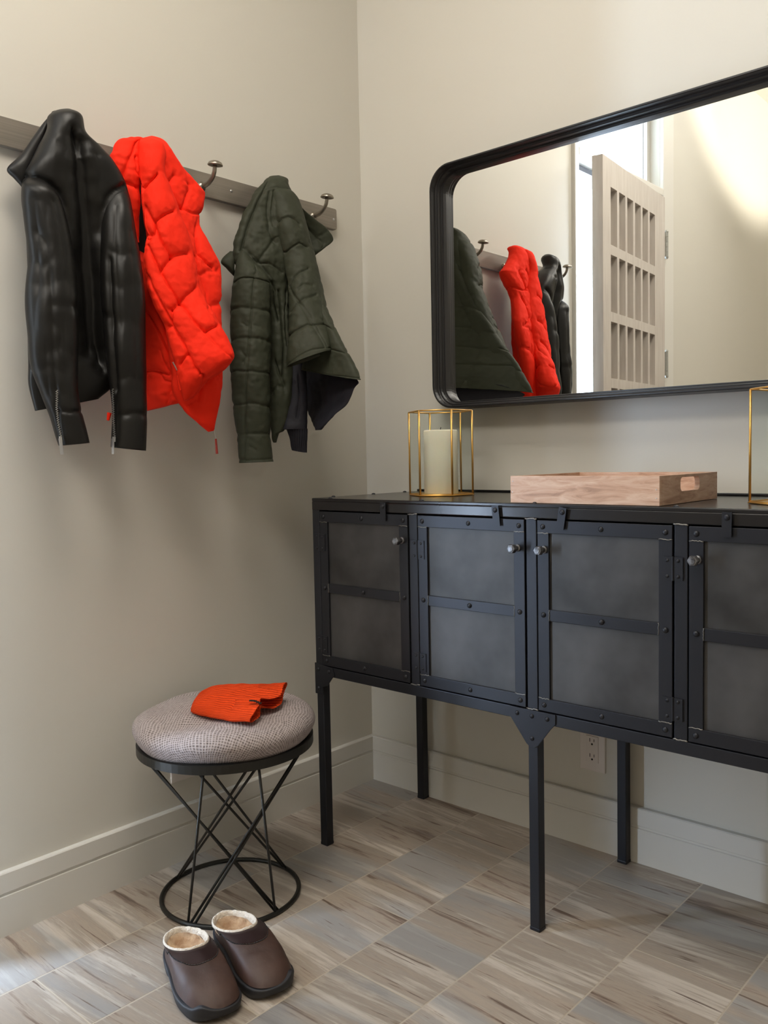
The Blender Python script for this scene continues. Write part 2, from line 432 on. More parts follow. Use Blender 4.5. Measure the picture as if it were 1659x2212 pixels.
# the open front door, seen in the mirror
d1 = bpy.data.objects.new('door_1', None); C.objects.link(d1); d1.location = (.012, -2.125, 0); d1['kind'] = 'structure'
lead = Vector((.093, -1.36, 0)); hinge = Vector((.012, -2.125, 0)); dd = (lead - hinge)
d1.rotation_euler = (0, 0, math.atan2(dd.y, dd.x)); DW = dd.length
# local axes: x runs from hinge to leading edge, -y faces the room
TH = .045
zrows = [(2.08 - .272 * k, 2.08 - .272 * k - .232) for k in range(7)]
cols = [(.14 + .0945 * k, .14 + .0945 * k + .072) for k in range(6)]
bm = bmesh.new()
box(bm, 0, cols[0][0], 0, TH, .005, 2.19); box(bm, cols[-1][1], DW, 0, TH, .005, 2.19)
box(bm, cols[0][0], cols[-1][1], 0, TH, zrows[0][0], 2.19); box(bm, cols[0][0], cols[-1][1], 0, TH, .005, zrows[-1][1])
for (a, b) in zip(zrows, zrows[1:]): box(bm, cols[0][0], cols[-1][1], 0, TH, b[0], a[1])
for (zt, zb) in zrows:
    for (p, q) in zip(cols, cols[1:]): box(bm, p[1], q[0], 0, TH, zb, zt)
obj('door_leaf', bm, M_door, d1, world_coords=False)
bm = bmesh.new()
for (zt, zb) in zrows:
    for (a, b) in cols:
        box(bm, a, b, .032, .040, zb, zt); box(bm, a + .030, a + .058, .022, .034, zb + .016, zt - .026)
obj('recessed_panel', bm, M_door, d1, world_coords=False)
for zc in (1.975, 1.415, .3):
    bm = bmesh.new()
    for k in range(5): lathe(bm, [(0, 0), (.0075, 0), (.0075, .0225), (0, .0225)], (-.009, -.006, zc - .06 + k * .0235), n=12)
    box(bm, -.03, .0, -.003, .0, zc - .058, zc + .055)
    for k in (-1, 1): lathe(bm, [(0, 0), (.009, 0), (.0065, .008), (0, .01)], (-.009, -.006, zc + (.0565 if k > 0 else -.06)), (0, 0, k), 12)
    obj('door_hinge', bm, M_hinge, d1, world_coords=False)

# ------------------------------------------------------------------ console cabinet
X0, X1, YF, YB, ZT = .199, 1.491, -.42, -.003, .898
ZB0, ZB1 = .447, .472
cab = thing('console_cabinet', 'long dark riveted steel console cabinet with four panelled doors on slim square legs', 'cabinet', ((X0 + X1) / 2, YF / 2, 0))
PW = .025
XS = [X0, .5185, .832, 1.1455, X1 - PW]               # left edges of the five front stiles
bm = bmesh.new(); box(bm, X0, X1, YF, YB, ZT - .008, ZT); box(bm, X0, X1, YF, YF + .004, ZT - .030, ZT - .0075)
box(bm, X0, X0 + .004, YF + .004, YB, ZT - .030, ZT - .0075); box(bm, X1 - .004, X1, YF + .004, YB, ZT - .030, ZT - .0075)
box(bm, X0 + .004, X1 - .004, YB - .006, YB, ZT - .0005, ZT + .006)
obj('top', bm, M_top, cab, bevel=.0025)
for x in (.259, .552, .850, 1.146, 1.44): rivet_part(cab, (x, YF + .008, ZT), (0, 0, 1), .0055)
for y in (-.352, -.20, -.07): rivet_part(cab, (X0 + .010, y, ZT), (0, 0, 1), .0055)
bm = bmesh.new()
for i, x in enumerate(XS):
    box(bm, x, x + PW, YF + .001, YF + .012, ZB1 - .001, ZT - .028)
    if i in (0, 4): box(bm, x, x + PW, YB - .025, YB - .001, ZB1 - .001, ZT - .010)
box(bm, X0 + .0005, X1 - .0005, YF + .0003, YF + .024, ZB0, ZB1); box(bm, X0 + .0005, X1 - .0005, YB - .024, YB, ZB0, ZB1)
for x in (X0, X1 - PW): box(bm, x, x + PW, YF + .02, YB - .02, ZB0, ZB1); box(bm, x, x + PW, YF + .02, YB - .02, ZT - .045, ZT - .0085)
obj('frame', bm, M_steel, cab, bevel=.0015)
bm = bmesh.new()
box(bm, X0 + .004, X0 + .007, YF + .012, YB - .004, ZB1, ZT - .01); obj('side_panel', bm, M_panel, cab)
bm = bmesh.new(); box(bm, X1 - .007, X1 - .004, YF + .012, YB - .004, ZB1, ZT - .01); obj('side_panel', bm, M_panel, cab)
bm = bmesh.new(); box(bm, X0 + .007, X1 - .007, YB - .006, YB - .003, ZB1, ZT - .01); obj('back_panel', bm, M_panel, cab)
bm = bmesh.new(); box(bm, X0 + .007, X1 - .007, YF + .012, YB - .006, ZB0 + .004, ZB1 - .002); obj('bottom_panel', bm, M_panel, cab)
random.seed(4)
for x in XS[1:4]:                                     # weld beads where stiles meet rails
    for z, s in ((ZT - .031, 1), (ZB1 + .002, -1)):
        bm = bmesh.new(); tube(bm, [(x - .001 + k * .0034, YF - .0003, z + random.uniform(-.0012, .0012)) for k in range(9)], .0017, 6)
        obj('weld', bm, M_weld, cab, smooth=True)
LW = .0235
for x in (X0 + .001, XS[2] + .001, X1 - LW - .001):
    for y in (YF + .001, YB - LW - .001):
        bm = bmesh.new(); box(bm, x, x + LW, y, y + LW, .006, ZB0 + .004)
        box(bm, x - .0006, x + LW + .0006, y - .0006, y + LW + .0006, 0, .008)
        obj('leg', bm, M_steel, cab, bevel=.0018)


def gusset(pts, rv, y=YF - .0025):
    bm = bmesh.new(); prism(bm, pts, 1, y, YF + .0005); g = obj('gusset', bm, M_steel, cab, bevel=.0006)
    for p in rv: rivet_part(g, (p[0], y, p[1]), (0, -1, 0), .005)


gusset([(X0 - .001, .477), (X0 + .062, .472), (X0 + .068, .452), (X0 + .060, .445), (X0 + .042, .423), (X0 + .026, .418), (X0 + .026, .398), (X0 - .001, .398)], [(X0 + .011, .462), (X0 + .050, .461), (X0 + .011, .413)])
xm = XS[2] + PW / 2
gusset([(xm - .055, .472), (xm + .055, .472), (xm + .055, .452), (xm + .044, .440), (xm + .014, .400), (xm + .006, .394), (xm - .006, .394), (xm - .014, .400), (xm - .050, .446), (xm - .055, .452)], [(xm - .036, .460), (xm, .460), (xm + .036, .460), (xm, .413)])
gusset([(X1 + .001, .477), (X1 - .062, .472), (X1 - .068, .452), (X1 - .060, .445), (X1 - .042, .423), (X1 - .026, .418), (X1 - .026, .398), (X1 + .001, .398)], [(X1 - .011, .462), (X1 - .050, .461), (X1 - .011, .413)])
bm = bmesh.new()                                      # side gusset on the left end
prism(bm, [(YF - .001, .477), (YF + .062, .472), (YF + .062, .445), (YF + .042, .423), (YF + .026, .418), (YF + .026, .398), (YF - .001, .398)], 0, X0 - .0025, X0 + .001)
obj('gusset', bm, M_steel, cab)


def make_door(xa, xb, knob_right, hinge_right):
    g = .003; xa += g; xb -= g; za, zb = ZB1 + .003, ZT - .033
    yf = YF - .0005
    r = bpy.data.objects.new('door', None); C.objects.link(r); r.parent = cab; r.location = Vector(((xa + xb) / 2, YF, (za + zb) / 2)) - cab.location
    bw = .026
    bm = bmesh.new()
    box(bm, xa, xa + bw, yf, yf + .005, za + bw, zb - bw); box(bm, xb - bw, xb, yf, yf + .005, za + bw, zb - bw)
    box(bm, xa, xb, yf - .0006, yf + .005, za, za + bw); box(bm, xa, xb, yf - .0006, yf + .005, zb - bw, zb)
    zm = (za + zb) / 2 + .003
    box(bm, xa + bw, xb - bw, yf + .0008, yf + .005, zm - .0115, zm + .0115)
    obj('door_frame', bm, M_steel, r, bevel=.0008)
    bm = bmesh.new(); box(bm, xa + bw - .004, xb - bw + .004, yf + .005, yf + .007, za + bw - .004, zb - bw + .004); obj('door_panel', bm, M_panel, r)
    for x in (xa + bw / 2, xb - bw / 2):
        for z in (za + bw / 2, zm, zb - bw / 2): rivet_part(r, (x, yf - .0006, z), (0, -1, 0), .0055)
    for z in (za + bw / 2, zm, zb - bw / 2): rivet_part(r, ((xa + xb) / 2, yf - .0003, z), (0, -1, 0), .0055)
    for x in (xa, xb - bw):
        for z in (za + bw, zb - bw):
            bm = bmesh.new(); tube(bm, [(x + k * bw / 8, yf - .0004, z + random.uniform(-.001, .001)) for k in range(9)], .0011, 6)
            obj('weld', bm, M_weld, r, smooth=True)
    for x in (xa + bw, xb - bw):
        bm = bmesh.new(); tube(bm, [(x + random.uniform(-.0008, .0008), yf - .0002, zm - .011 + k * .0028) for k in range(9)], .0009, 6)
        obj('weld', bm, M_weld, r, smooth=True)
    xk = (xb - .016) if knob_right else (xa + .016); zk = .806
    bm = bmesh.new(); lathe(bm, [(.0078, 0), (.0078, .004), (.0055, .005), (.0055, .016)], (xk, yf, zk), (0, -1, 0), 14)
    lathe(bm, [(0, .016), (.0098, .016), (.0098, .025), (.0085, .027), (0, .0275)], (xk, yf, zk), (0, -1, 0), 6)
    lathe(bm, [(0, .027), (.0065, .027), (.0055, .0285), (0, .0287)], (xk, yf, zk), (0, -1, 0), 16)
    k = obj('knob', bm, M_knob, r, bevel=.0004)
    xh = xb if hinge_right else xa
    for zh in (.787, .529):
        bm = bmesh.new(); s = 1 if hinge_right else -1
        box(bm, min(xh - s * .018, xh + s * .001), max(xh - s * .018, xh + s * .001), yf - .0018, yf, zh - .021, zh + .021)
        box(bm, min(xh + s * .003, xh + s * .020), max(xh + s * .003, xh + s * .020), yf - .0013, yf + .001, zh - .021, zh + .021)
        tube(bm, [(xh + s * .0015, yf - .0012, zh - .022), (xh + s * .0015, yf - .0012, zh + .022)], .0022, 8)
        for dx in (-.009, .011):
            for dz in (-.0145, .0145): rivet(bm, (xh + s * dx, yf - .0017, zh + dz), (0, -1, 0), .0033)
        obj('hinge', bm, M_steel, r)
    return r


make_door(XS[0] + PW, XS[1], True, False)
make_door(XS[1] + PW, XS[2], True, False)
make_door(XS[2] + PW, XS[3], False, True)
make_door(XS[3] + PW, XS[4], False, True)
for x, tilt in ((.446, .0), (.762, -.10), (.921, .16), (1.242, .02)):
    bm = bmesh.new(); Mx = Matrix.Translation((x, YF - .0055, .885)) @ Matrix.Rotation(tilt, 4, 'Y')
    box(bm, -.0085, .0085, -.0012, .0012, -.036, .007, Mx); rivet(bm, (x, YF - .0065, .883), (0, -1, 0), .0055)
    lathe(bm, [(.004, 0), (.004, .006)], (x, YF, .883), (0, -1, 0), 10)
    obj('latch', bm, M_steel, cab)

# ------------------------------------------------------------------ wall mirror
MX0, MX1, MZ0, MZ1, RAD = .314, 1.376, 1.125, 1.766, .062
mir = thing('wall_mirror', 'large rounded rectangular wall mirror in a deep black metal frame above the console', 'mirror', ((MX0 + MX1) / 2, WR, (MZ0 + MZ1) / 2))


def rrect(off, r=RAD, n=10):
    pts = []; r = max(r - off, .01)
    for cx, cz, a0 in ((MX1 - off - r, MZ1 - off - r, 0), (MX0 + off + r, MZ1 - off - r, 90), (MX0 + off + r, MZ0 + off + r, 180), (MX1 - off - r, MZ0 + off + r, 270)):
        for k in range(n + 1):
            a = math.radians(a0 + 90 * k / n); pts.append((cx + r * math.cos(a), cz + r * math.sin(a)))
    return pts


prof = [(0, .014), (0, -.068), (.0015, -.070), (.0045, -.070), (.006, -.068), (.0065, -.052), (.0085, -.050), (.0115, -.050), (.0125, -.048), (.013, -.036), (.0145, -.034), (.0175, -.034), (.0185, -.032), (.019, -.018), (.019, .014)]
bm = bmesh.new(); rings = [[bm.verts.new((x, y, z)) for x, z in rrect(o)] for o, y in prof]
for a, b in zip(rings, rings[1:] + rings[:1]):
    for k in range(len(a)): bm.faces.new((a[k], a[(k + 1) % len(a)], b[(k + 1) % len(a)], b[k]))
obj('mirror_frame', bm, M_frame, mir)
bm = bmesh.new(); P = rrect(.0185); A = [bm.verts.new((x, -.020, z)) for x, z in P]; B = [bm.verts.new((x, -.015, z)) for x, z in P]
bm.faces.new(A[::-1]); bm.faces.new(B)
for k in range(len(A)): bm.faces.new((A[k], A[(k + 1) % len(A)], B[(k + 1) % len(A)], B[k]))
obj('mirror_glass', bm, M_mirror, mir)

# ------------------------------------------------------------------ coat rail with six hooks
rail = thing('coat_rail', 'brushed steel wall rail carrying curved coat hooks with mushroom tips', 'coat rack', (WL, -.65, 1.684))
bm = bmesh.new()
RR = .006
def rr_yz(y0, y1, z0, z1, r):
    p = []
    for cy, cz, a0 in ((y1 - r, z1 - r, 0), (y0 + r, z1 - r, 90), (y0 + r, z0 + r, 180), (y1 - r, z0 + r, 270)):
        for k in range(6):
            a = math.radians(a0 + 18 * k); p.append((cy + r * math.cos(a), cz + r * math.sin(a)))
    return p
prism(bm, rr_yz(-1.195, -.105, 1.655, 1.714, RR), 0, WL, .0)
obj('rail_plate', bm, M_rail, rail, bevel=.0012)
for hy in (-.199, -.398, -.580, -.788, -.982, -1.140):
    bm = bmesh.new()
    lathe(bm, [(.0115, -.001), (.0115, .003), (.009, .006), (.006, .008)], (0, hy, 1.677), (1, 0, 0), 18)
    pts = []
    for k in range(13):
        t = k / 12; pts.append((.004 + .052 * math.sin(min(t * 1.25, 1) * PI / 2) , hy, 1.677 + .004 * t + .026 * max(0, t - .2) ** 1.6 / .7))
    pts = [(.004, hy, 1.677), (.018, hy, 1.6775), (.030, hy, 1.680), (.040, hy, 1.685), (.048, hy, 1.692), (.0535, hy, 1.701), (.056, hy, 1.711), (.0565, hy, 1.717)]
    tube(bm, pts, [.0065, .006, .0058, .0056, .0054, .0052, .005, .0055], 14)
    lathe(bm, [(0, .0), (.006, .0), (.015, -.002), (.0185, -.001), (.0188, .001), (.016, .006), (.0095, .0095), (0, .011)], (.0575, hy, 1.716), (.12, 0, 1), 24)
    obj('hook', bm, M_hook, rail, smooth=True)
for sy in (-.487, -.118, -1.18):
    rivet_part(rail, (0, sy, 1.686 if sy < -.13 else 1.683), (1, 0, 0), .0035, 'screw', M_chrome)

# ------------------------------------------------------------------ garments
def catmull(A, t):
    """interpolate control rows A at parameters t in 0..1"""
    A = np.asarray(A, float); n = len(A)
    x = np.clip(np.asarray(t, float), 0, 1) * (n - 1)
    i = np.minimum(x.astype(int), n - 2); f = (x - i)
    f = f.reshape((-1,) + (1,) * (A.ndim - 1))
    p0 = A[np.maximum(i - 1, 0)]; p1 = A[i]; p2 = A[i + 1]; p3 = A[np.minimum(i + 2, n - 1)]
    return 0.5 * ((2 * p1) + (-p0 + p2) * f + (2 * p0 - 5 * p1 + 4 * p2 - p3) * f ** 2
                  + (-p0 + 3 * p1 - 3 * p2 + p3) * f ** 3)


def tube_points(rows, svals, tvals):
    """rows: (Lx,Ly,Lz,Rx,Ry,Rz,front bulge,back bulge); s 0..1 runs over the front, 1..2 over the back"""
    C = catmull(rows, tvals)
    L = C[:, None, 0:3]; R = C[:, None, 3:6]
    bf = np.maximum(C[:, 6], .002)[:, None, None]; bb = np.maximum(C[:, 7], .002)[:, None, None]
    ch = R - L
    n = np.stack([ch[..., 1], -ch[..., 0], 0 * ch[..., 0]], -1)
    n /= np.maximum(np.linalg.norm(n, axis=-1, keepdims=True), 1e-6)
    th = np.pi * np.asarray(svals)[None, :, None]
    sn = np.sin(th)
    b = np.where(sn >= 0, bf, bb)
    return (L + R) / 2 - np.cos(th) * ch / 2 + np.sign(sn) * np.abs(sn) ** 0.8 * b * n


GARMENTS = [
    ["leather_jacket","body","leather",[[0.07,-1.0,1.725,0.07,-0.965,1.736,0.018,0.018],[0.075,-1.013,1.711,0.08,-0.948,1.723,0.032,0.035],[0.07,-1.018,1.684,0.09,-0.942,1.688,0.04,0.03],[0.06,-1.035,1.645,0.09,-0.911,1.666,0.05,0.04],[0.055,-1.05,1.611,0.1,-0.887,1.64,0.055,0.04],[0.05,-1.06,1.584,0.1,-0.86,1.603,0.055,0.04],[0.045,-1.062,1.54,0.1,-0.851,1.561,0.05,0.04],[0.045,-1.057,1.476,0.1,-0.847,1.503,0.04,0.04],[0.045,-1.06,1.382,0.09,-0.843,1.404,0.035,0.04],[0.045,-1.064,1.287,0.09,-0.85,1.303,0.03,0.04],[0.04,-1.062,1.209,0.085,-0.865,1.231,0.025,0.04],[0.04,-1.064,1.163,0.08,-0.894,1.169,0.02,0.035],[0.04,-1.054,1.109,0.07,-0.926,1.136,0.015,0.03]],[[[[0.575,0.175],[0.537,0.221],[0.525,0.267],[0.513,0.312],[0.513,0.354],[0.5,0.392],[0.488,0.425],[0.5,0.454],[0.5,0.479],[0.5,0.504],[0.5,0.525],[0.5,0.546],[0.5,0.567],[0.5,0.583],[0.5,0.596],[0.513,0.608],[0.513,0.621],[0.513,0.633],[0.513,0.646],[0.513,0.658],[0.513,0.667],[0.513,0.679],[0.513,0.692],[0.525,0.704],[0.525,0.717],[0.525,0.729],[0.525,0.742],[0.537,0.754],[0.537,0.767],[0.55,0.783],[0.55,0.8],[0.562,0.817]],0.006,0.022],[[[0.613,0.225],[0.575,0.267],[0.562,0.308],[0.55,0.346],[0.537,0.379],[0.525,0.408],[0.525,0.438],[0.525,0.467],[0.525,0.487],[0.525,0.512],[0.537,0.529],[0.537,0.55],[0.537,0.567],[0.537,0.583],[0.537,0.596],[0.537,0.608],[0.537,0.621],[0.55,0.633],[0.55,0.646],[0.55,0.654],[0.562,0.667],[0.562,0.679],[0.562,0.692],[0.575,0.704],[0.575,0.713],[0.575,0.725],[0.588,0.738],[0.588,0.75],[0.6,0.762],[0.6,0.779],[0.613,0.792],[0.625,0.808],[0.638,0.825],[0.65,0.846]],0.005,0.014],[[[0.45,0.217],[0.425,0.263],[0.4,0.317],[0.388,0.358],[0.375,0.4],[0.363,0.433],[0.363,0.471],[0.35,0.5]],0.01,0.006],[[[0.3,0.233],[0.312,0.271],[0.325,0.312],[0.325,0.35],[0.312,0.404],[0.312,0.442]],0.01,-0.004],[[[0.7,0.312],[0.663,0.362],[0.638,0.404],[0.625,0.433],[0.613,0.467],[0.613,0.492],[0.6,0.517],[0.6,0.537],[0.588,0.558],[0.588,0.575],[0.588,0.592]],0.009,0.008],[[[0.0,0.412],[0.125,0.433],[0.2,0.438],[0.288,0.462],[0.312,0.475],[0.35,0.492],[0.363,0.512],[0.388,0.533],[0.4,0.554],[0.4,0.575]],0.003,0.009],[[[0.425,0.642],[0.463,0.654],[0.488,0.65]],0.006,0.008],[[[0.55,0.671],[0.55,0.683],[0.55,0.696],[0.55,0.704],[0.562,0.717],[0.562,0.729],[0.562,0.742],[0.562,0.754],[0.575,0.767],[0.588,0.783],[0.6,0.8],[0.625,0.817],[0.638,0.833],[0.663,0.854],[0.7,0.871]],0.004,0.01],[[[0.85,0.442],[0.725,0.471],[0.663,0.504],[0.65,0.525],[0.625,0.542],[0.613,0.562],[0.613,0.579],[0.6,0.592]],0.003,0.009],[[[0.425,0.592],[0.45,0.608],[0.475,0.629]],0.005,0.006]],90,130,0.003,"hem",0.202,0.646],
    ["leather_jacket","sleeve","leather",[[0.06,-1.059,1.578,0.08,-1.032,1.576,0.012,0.01],[0.055,-1.065,1.56,0.1,-1.014,1.551,0.035,0.025],[0.055,-1.067,1.528,0.105,-1.002,1.521,0.045,0.03],[0.055,-1.065,1.482,0.11,-0.994,1.475,0.047,0.03],[0.055,-1.062,1.417,0.115,-0.99,1.418,0.047,0.03],[0.055,-1.069,1.341,0.12,-0.99,1.342,0.047,0.03],[0.06,-1.072,1.266,0.12,-0.993,1.266,0.045,0.03],[0.065,-1.072,1.199,0.12,-0.996,1.2,0.043,0.03],[0.075,-1.058,1.143,0.12,-0.997,1.142,0.04,0.03],[0.085,-1.046,1.098,0.12,-0.993,1.106,0.035,0.03],[0.09,-1.04,1.066,0.12,-0.986,1.072,0.034,0.03],[0.095,-1.034,1.035,0.12,-0.979,1.04,0.034,0.03]],[[[[0.537,0.408],[0.537,0.429],[0.55,0.446],[0.55,0.467],[0.55,0.483],[0.55,0.5],[0.537,0.517],[0.537,0.537],[0.537,0.554],[0.537,0.575],[0.537,0.592],[0.537,0.613],[0.537,0.633],[0.525,0.658],[0.525,0.675],[0.513,0.696],[0.488,0.721]],0.003,0.004],[[[0.55,0.483],[0.713,0.483],[0.812,0.483],[0.975,0.483]],0.003,0.004],[[[0.513,0.721],[0.475,0.754],[0.413,0.792],[0.375,0.825],[0.338,0.862],[0.312,0.908],[0.275,0.954]],0.004,0.003],[[[0.388,0.183],[0.375,0.212],[0.363,0.242],[0.363,0.263],[0.363,0.287],[0.35,0.308],[0.35,0.325],[0.35,0.346],[0.35,0.367],[0.35,0.383],[0.363,0.404],[0.375,0.421],[0.363,0.438],[0.363,0.45],[0.35,0.467],[0.338,0.483],[0.325,0.496],[0.312,0.512],[0.3,0.529]],0.01,0.005],[[[0.763,0.163],[0.75,0.2],[0.75,0.229],[0.763,0.258],[0.75,0.283],[0.763,0.304],[0.763,0.329],[0.775,0.346],[0.775,0.367],[0.788,0.383],[0.788,0.4],[0.8,0.417]],0.008,0.007],[[[0.588,0.196],[0.562,0.229],[0.537,0.258],[0.525,0.283],[0.513,0.304],[0.5,0.329],[0.5,0.346],[0.5,0.367],[0.5,0.388],[0.513,0.404],[0.513,0.421]],0.012,0.005],[[[0.438,0.579],[0.438,0.596],[0.438,0.617],[0.425,0.637],[0.413,0.658],[0.4,0.679],[0.375,0.704],[0.338,0.733]],0.008,0.005],[[[0.575,0.529],[0.663,0.554],[0.638,0.579],[0.613,0.604],[0.65,0.621],[0.688,0.642]],0.008,0.006],[[[0.425,0.808],[0.6,0.821],[0.988,0.821]],0.003,0.004],[[[0.863,0.438],[0.825,0.454],[0.788,0.475],[0.75,0.492],[0.725,0.512],[0.7,0.529],[0.713,0.546],[0.713,0.567],[0.725,0.588],[0.738,0.608],[0.75,0.629],[0.738,0.646],[0.713,0.667],[0.688,0.688],[0.663,0.708],[0.625,0.733]],0.01,0.005],[[[0.188,0.371],[0.338,0.383],[0.438,0.392],[0.562,0.375]],0.005,0.003],[[[0.3,0.429],[0.4,0.438],[0.488,0.442],[0.575,0.429],[0.663,0.421]],0.005,0.0025],[[[0.45,0.604],[0.537,0.596],[0.613,0.588],[0.713,0.596],[0.838,0.608]],0.005,0.003],[[[0.263,0.654],[0.388,0.65],[0.488,0.642],[0.575,0.654],[0.663,0.662]],0.005,0.0025],[[[0.363,0.3],[0.425,0.312],[0.475,0.329]],0.006,0.004]],64,130,0.003,"cuff",0.129,0.558],
    ["leather_jacket","sleeve","leather",[[0.095,-0.883,1.591,0.1,-0.858,1.597,0.012,0.01],[0.09,-0.896,1.569,0.11,-0.854,1.57,0.03,0.02],[0.09,-0.909,1.532,0.12,-0.853,1.535,0.04,0.03],[0.09,-0.915,1.483,0.13,-0.851,1.486,0.045,0.03],[0.095,-0.922,1.432,0.135,-0.848,1.437,0.045,0.03],[0.1,-0.927,1.353,0.14,-0.844,1.357,0.045,0.03],[0.1,-0.925,1.275,0.145,-0.847,1.277,0.045,0.03],[0.105,-0.925,1.202,0.15,-0.853,1.203,0.042,0.03],[0.11,-0.922,1.146,0.15,-0.856,1.146,0.04,0.03],[0.11,-0.92,1.097,0.15,-0.858,1.091,0.038,0.03],[0.11,-0.924,1.031,0.15,-0.863,1.022,0.038,0.03]],[[[[0.263,0.412],[0.263,0.438],[0.263,0.462],[0.263,0.479],[0.263,0.5],[0.263,0.517],[0.263,0.537],[0.275,0.558],[0.275,0.575],[0.288,0.596],[0.288,0.613],[0.288,0.633],[0.3,0.65],[0.3,0.671],[0.3,0.692],[0.288,0.713],[0.275,0.738],[0.25,0.762],[0.238,0.787]],0.004,0.007],[[[0.238,0.787],[0.225,0.817],[0.225,0.85],[0.225,0.883],[0.225,0.908],[0.238,0.929],[0.25,0.95],[0.263,0.967]],0.004,0.003],[[[0.062,0.554],[0.263,0.562]],0.003,0.004],[[[0.312,0.896],[0.438,0.892],[0.55,0.887],[0.688,0.887],[0.938,0.887]],0.003,0.004],[[[0.425,0.175],[0.425,0.212],[0.425,0.246],[0.425,0.279],[0.413,0.312],[0.4,0.346],[0.4,0.375],[0.388,0.404],[0.388,0.425],[0.388,0.446],[0.388,0.462],[0.388,0.479],[0.388,0.496],[0.388,0.512],[0.4,0.529],[0.4,0.55],[0.4,0.567],[0.413,0.583]],0.01,0.006],[[[0.763,0.296],[0.738,0.329],[0.725,0.358],[0.7,0.388],[0.7,0.408],[0.688,0.429],[0.675,0.446],[0.663,0.462],[0.663,0.479],[0.65,0.496],[0.65,0.517],[0.65,0.533],[0.663,0.55],[0.663,0.571],[0.675,0.588],[0.675,0.608],[0.675,0.625],[0.675,0.646],[0.688,0.667],[0.688,0.688],[0.688,0.708],[0.688,0.733],[0.688,0.758],[0.688,0.787]],0.012,0.006],[[[0.537,0.417],[0.525,0.433],[0.513,0.454],[0.5,0.471],[0.488,0.492],[0.475,0.508],[0.475,0.529],[0.475,0.546],[0.475,0.567],[0.475,0.583],[0.463,0.604],[0.463,0.621],[0.463,0.642],[0.463,0.658]],0.012,-0.005],[[[0.225,0.471],[0.35,0.479],[0.45,0.487],[0.575,0.483],[0.725,0.475]],0.005,0.0025],[[[0.275,0.583],[0.388,0.575],[0.488,0.571],[0.588,0.575],[0.688,0.583],[0.825,0.588]],0.005,0.0025],[[[0.3,0.383],[0.4,0.392],[0.488,0.404],[0.6,0.396],[0.713,0.392]],0.006,0.004],[[[0.325,0.75],[0.438,0.746],[0.537,0.738],[0.663,0.746],[0.838,0.754]],0.005,0.0025]],64,130,0.0025,"cuff",0.123,0.58],
    ["leather_jacket","collar","leather",[[0.05,-0.994,1.73,0.06,-0.978,1.734,0.008,0.008],[0.035,-1.009,1.704,0.05,-0.994,1.712,0.01,0.01],[0.03,-1.033,1.667,0.045,-1.008,1.679,0.012,0.012],[0.028,-1.059,1.63,0.04,-1.025,1.638,0.012,0.012],[0.025,-1.083,1.6,0.04,-1.04,1.609,0.012,0.01],[0.028,-1.071,1.583,0.04,-1.049,1.583,0.01,0.01],[0.03,-1.056,1.568,0.035,-1.052,1.569,0.006,0.006]],[],40,40,0.0015,"hem",0.041,0.193],
    ["puffer_vest","back_panel","red",[[0.065,-0.788,1.726,0.06,-0.766,1.736,0.015,0.018],[0.07,-0.797,1.718,0.065,-0.741,1.729,0.028,0.035],[0.08,-0.805,1.7,0.075,-0.729,1.709,0.035,0.03],[0.08,-0.805,1.68,0.08,-0.716,1.689,0.04,0.03],[0.085,-0.806,1.645,0.085,-0.689,1.663,0.04,0.035],[0.09,-0.809,1.61,0.09,-0.653,1.633,0.04,0.035],[0.095,-0.811,1.582,0.09,-0.645,1.62,0.04,0.035],[0.1,-0.813,1.554,0.1,-0.66,1.583,0.04,0.035],[0.1,-0.811,1.524,0.115,-0.677,1.544,0.035,0.035],[0.105,-0.81,1.487,0.13,-0.665,1.503,0.035,0.035],[0.11,-0.803,1.454,0.14,-0.652,1.472,0.035,0.035],[0.115,-0.799,1.424,0.145,-0.643,1.448,0.035,0.035],[0.12,-0.793,1.373,0.155,-0.651,1.386,0.03,0.035],[0.13,-0.787,1.305,0.165,-0.661,1.314,0.03,0.035],[0.135,-0.785,1.237,0.17,-0.667,1.243,0.03,0.03],[0.14,-0.782,1.19,0.17,-0.668,1.194,0.025,0.03],[0.14,-0.78,1.149,0.165,-0.673,1.145,0.02,0.02],[0.14,-0.753,1.112,0.16,-0.677,1.106,0.015,0.015],[0.15,-0.723,1.084,0.16,-0.683,1.081,0.01,0.01],[0.15,-0.696,1.064,0.155,-0.682,1.067,0.005,0.005]],[[[[0.388,0.171],[0.325,0.2],[0.275,0.225]],0.006,0.012],[[[0.275,0.225],[0.312,0.246],[0.338,0.271],[0.363,0.304],[0.4,0.333],[0.513,0.367]],0.007,0.014],[[[0.35,0.267],[0.4,0.246],[0.475,0.229]],0.006,0.01],[[[0.513,0.367],[0.525,0.342],[0.537,0.317],[0.638,0.25]],0.006,0.012],[[[0.525,0.371],[0.65,0.388],[0.975,0.388]],0.006,0.01],[[[0.775,0.425],[0.675,0.458],[0.638,0.487],[0.6,0.521],[0.625,0.542],[0.65,0.571],[0.725,0.583]],0.008,0.016],[[[0.5,0.521],[0.55,0.533],[0.537,0.571],[0.537,0.596]],0.007,0.01],[[[0.562,0.6],[0.638,0.592],[0.812,0.592]],0.005,0.008],[[[0.638,0.662],[0.725,0.654],[1.0,0.65]],0.006,0.01],[[[0.575,0.608],[0.6,0.621],[0.625,0.633],[0.625,0.646],[0.638,0.658]],0.007,0.008],[[[0.562,0.817],[0.65,0.8],[0.8,0.792]],0.006,0.008],[[[0.213,0.883],[0.375,0.871],[0.488,0.858],[0.525,0.825]],0.007,0.008],[[[0.025,0.129],[0.013,0.163],[0.0,0.188],[0.0,0.208],[0.0,0.242],[0.0,0.275]],0.006,0.02]],100,170,0.002,"hem",0.145,0.73],
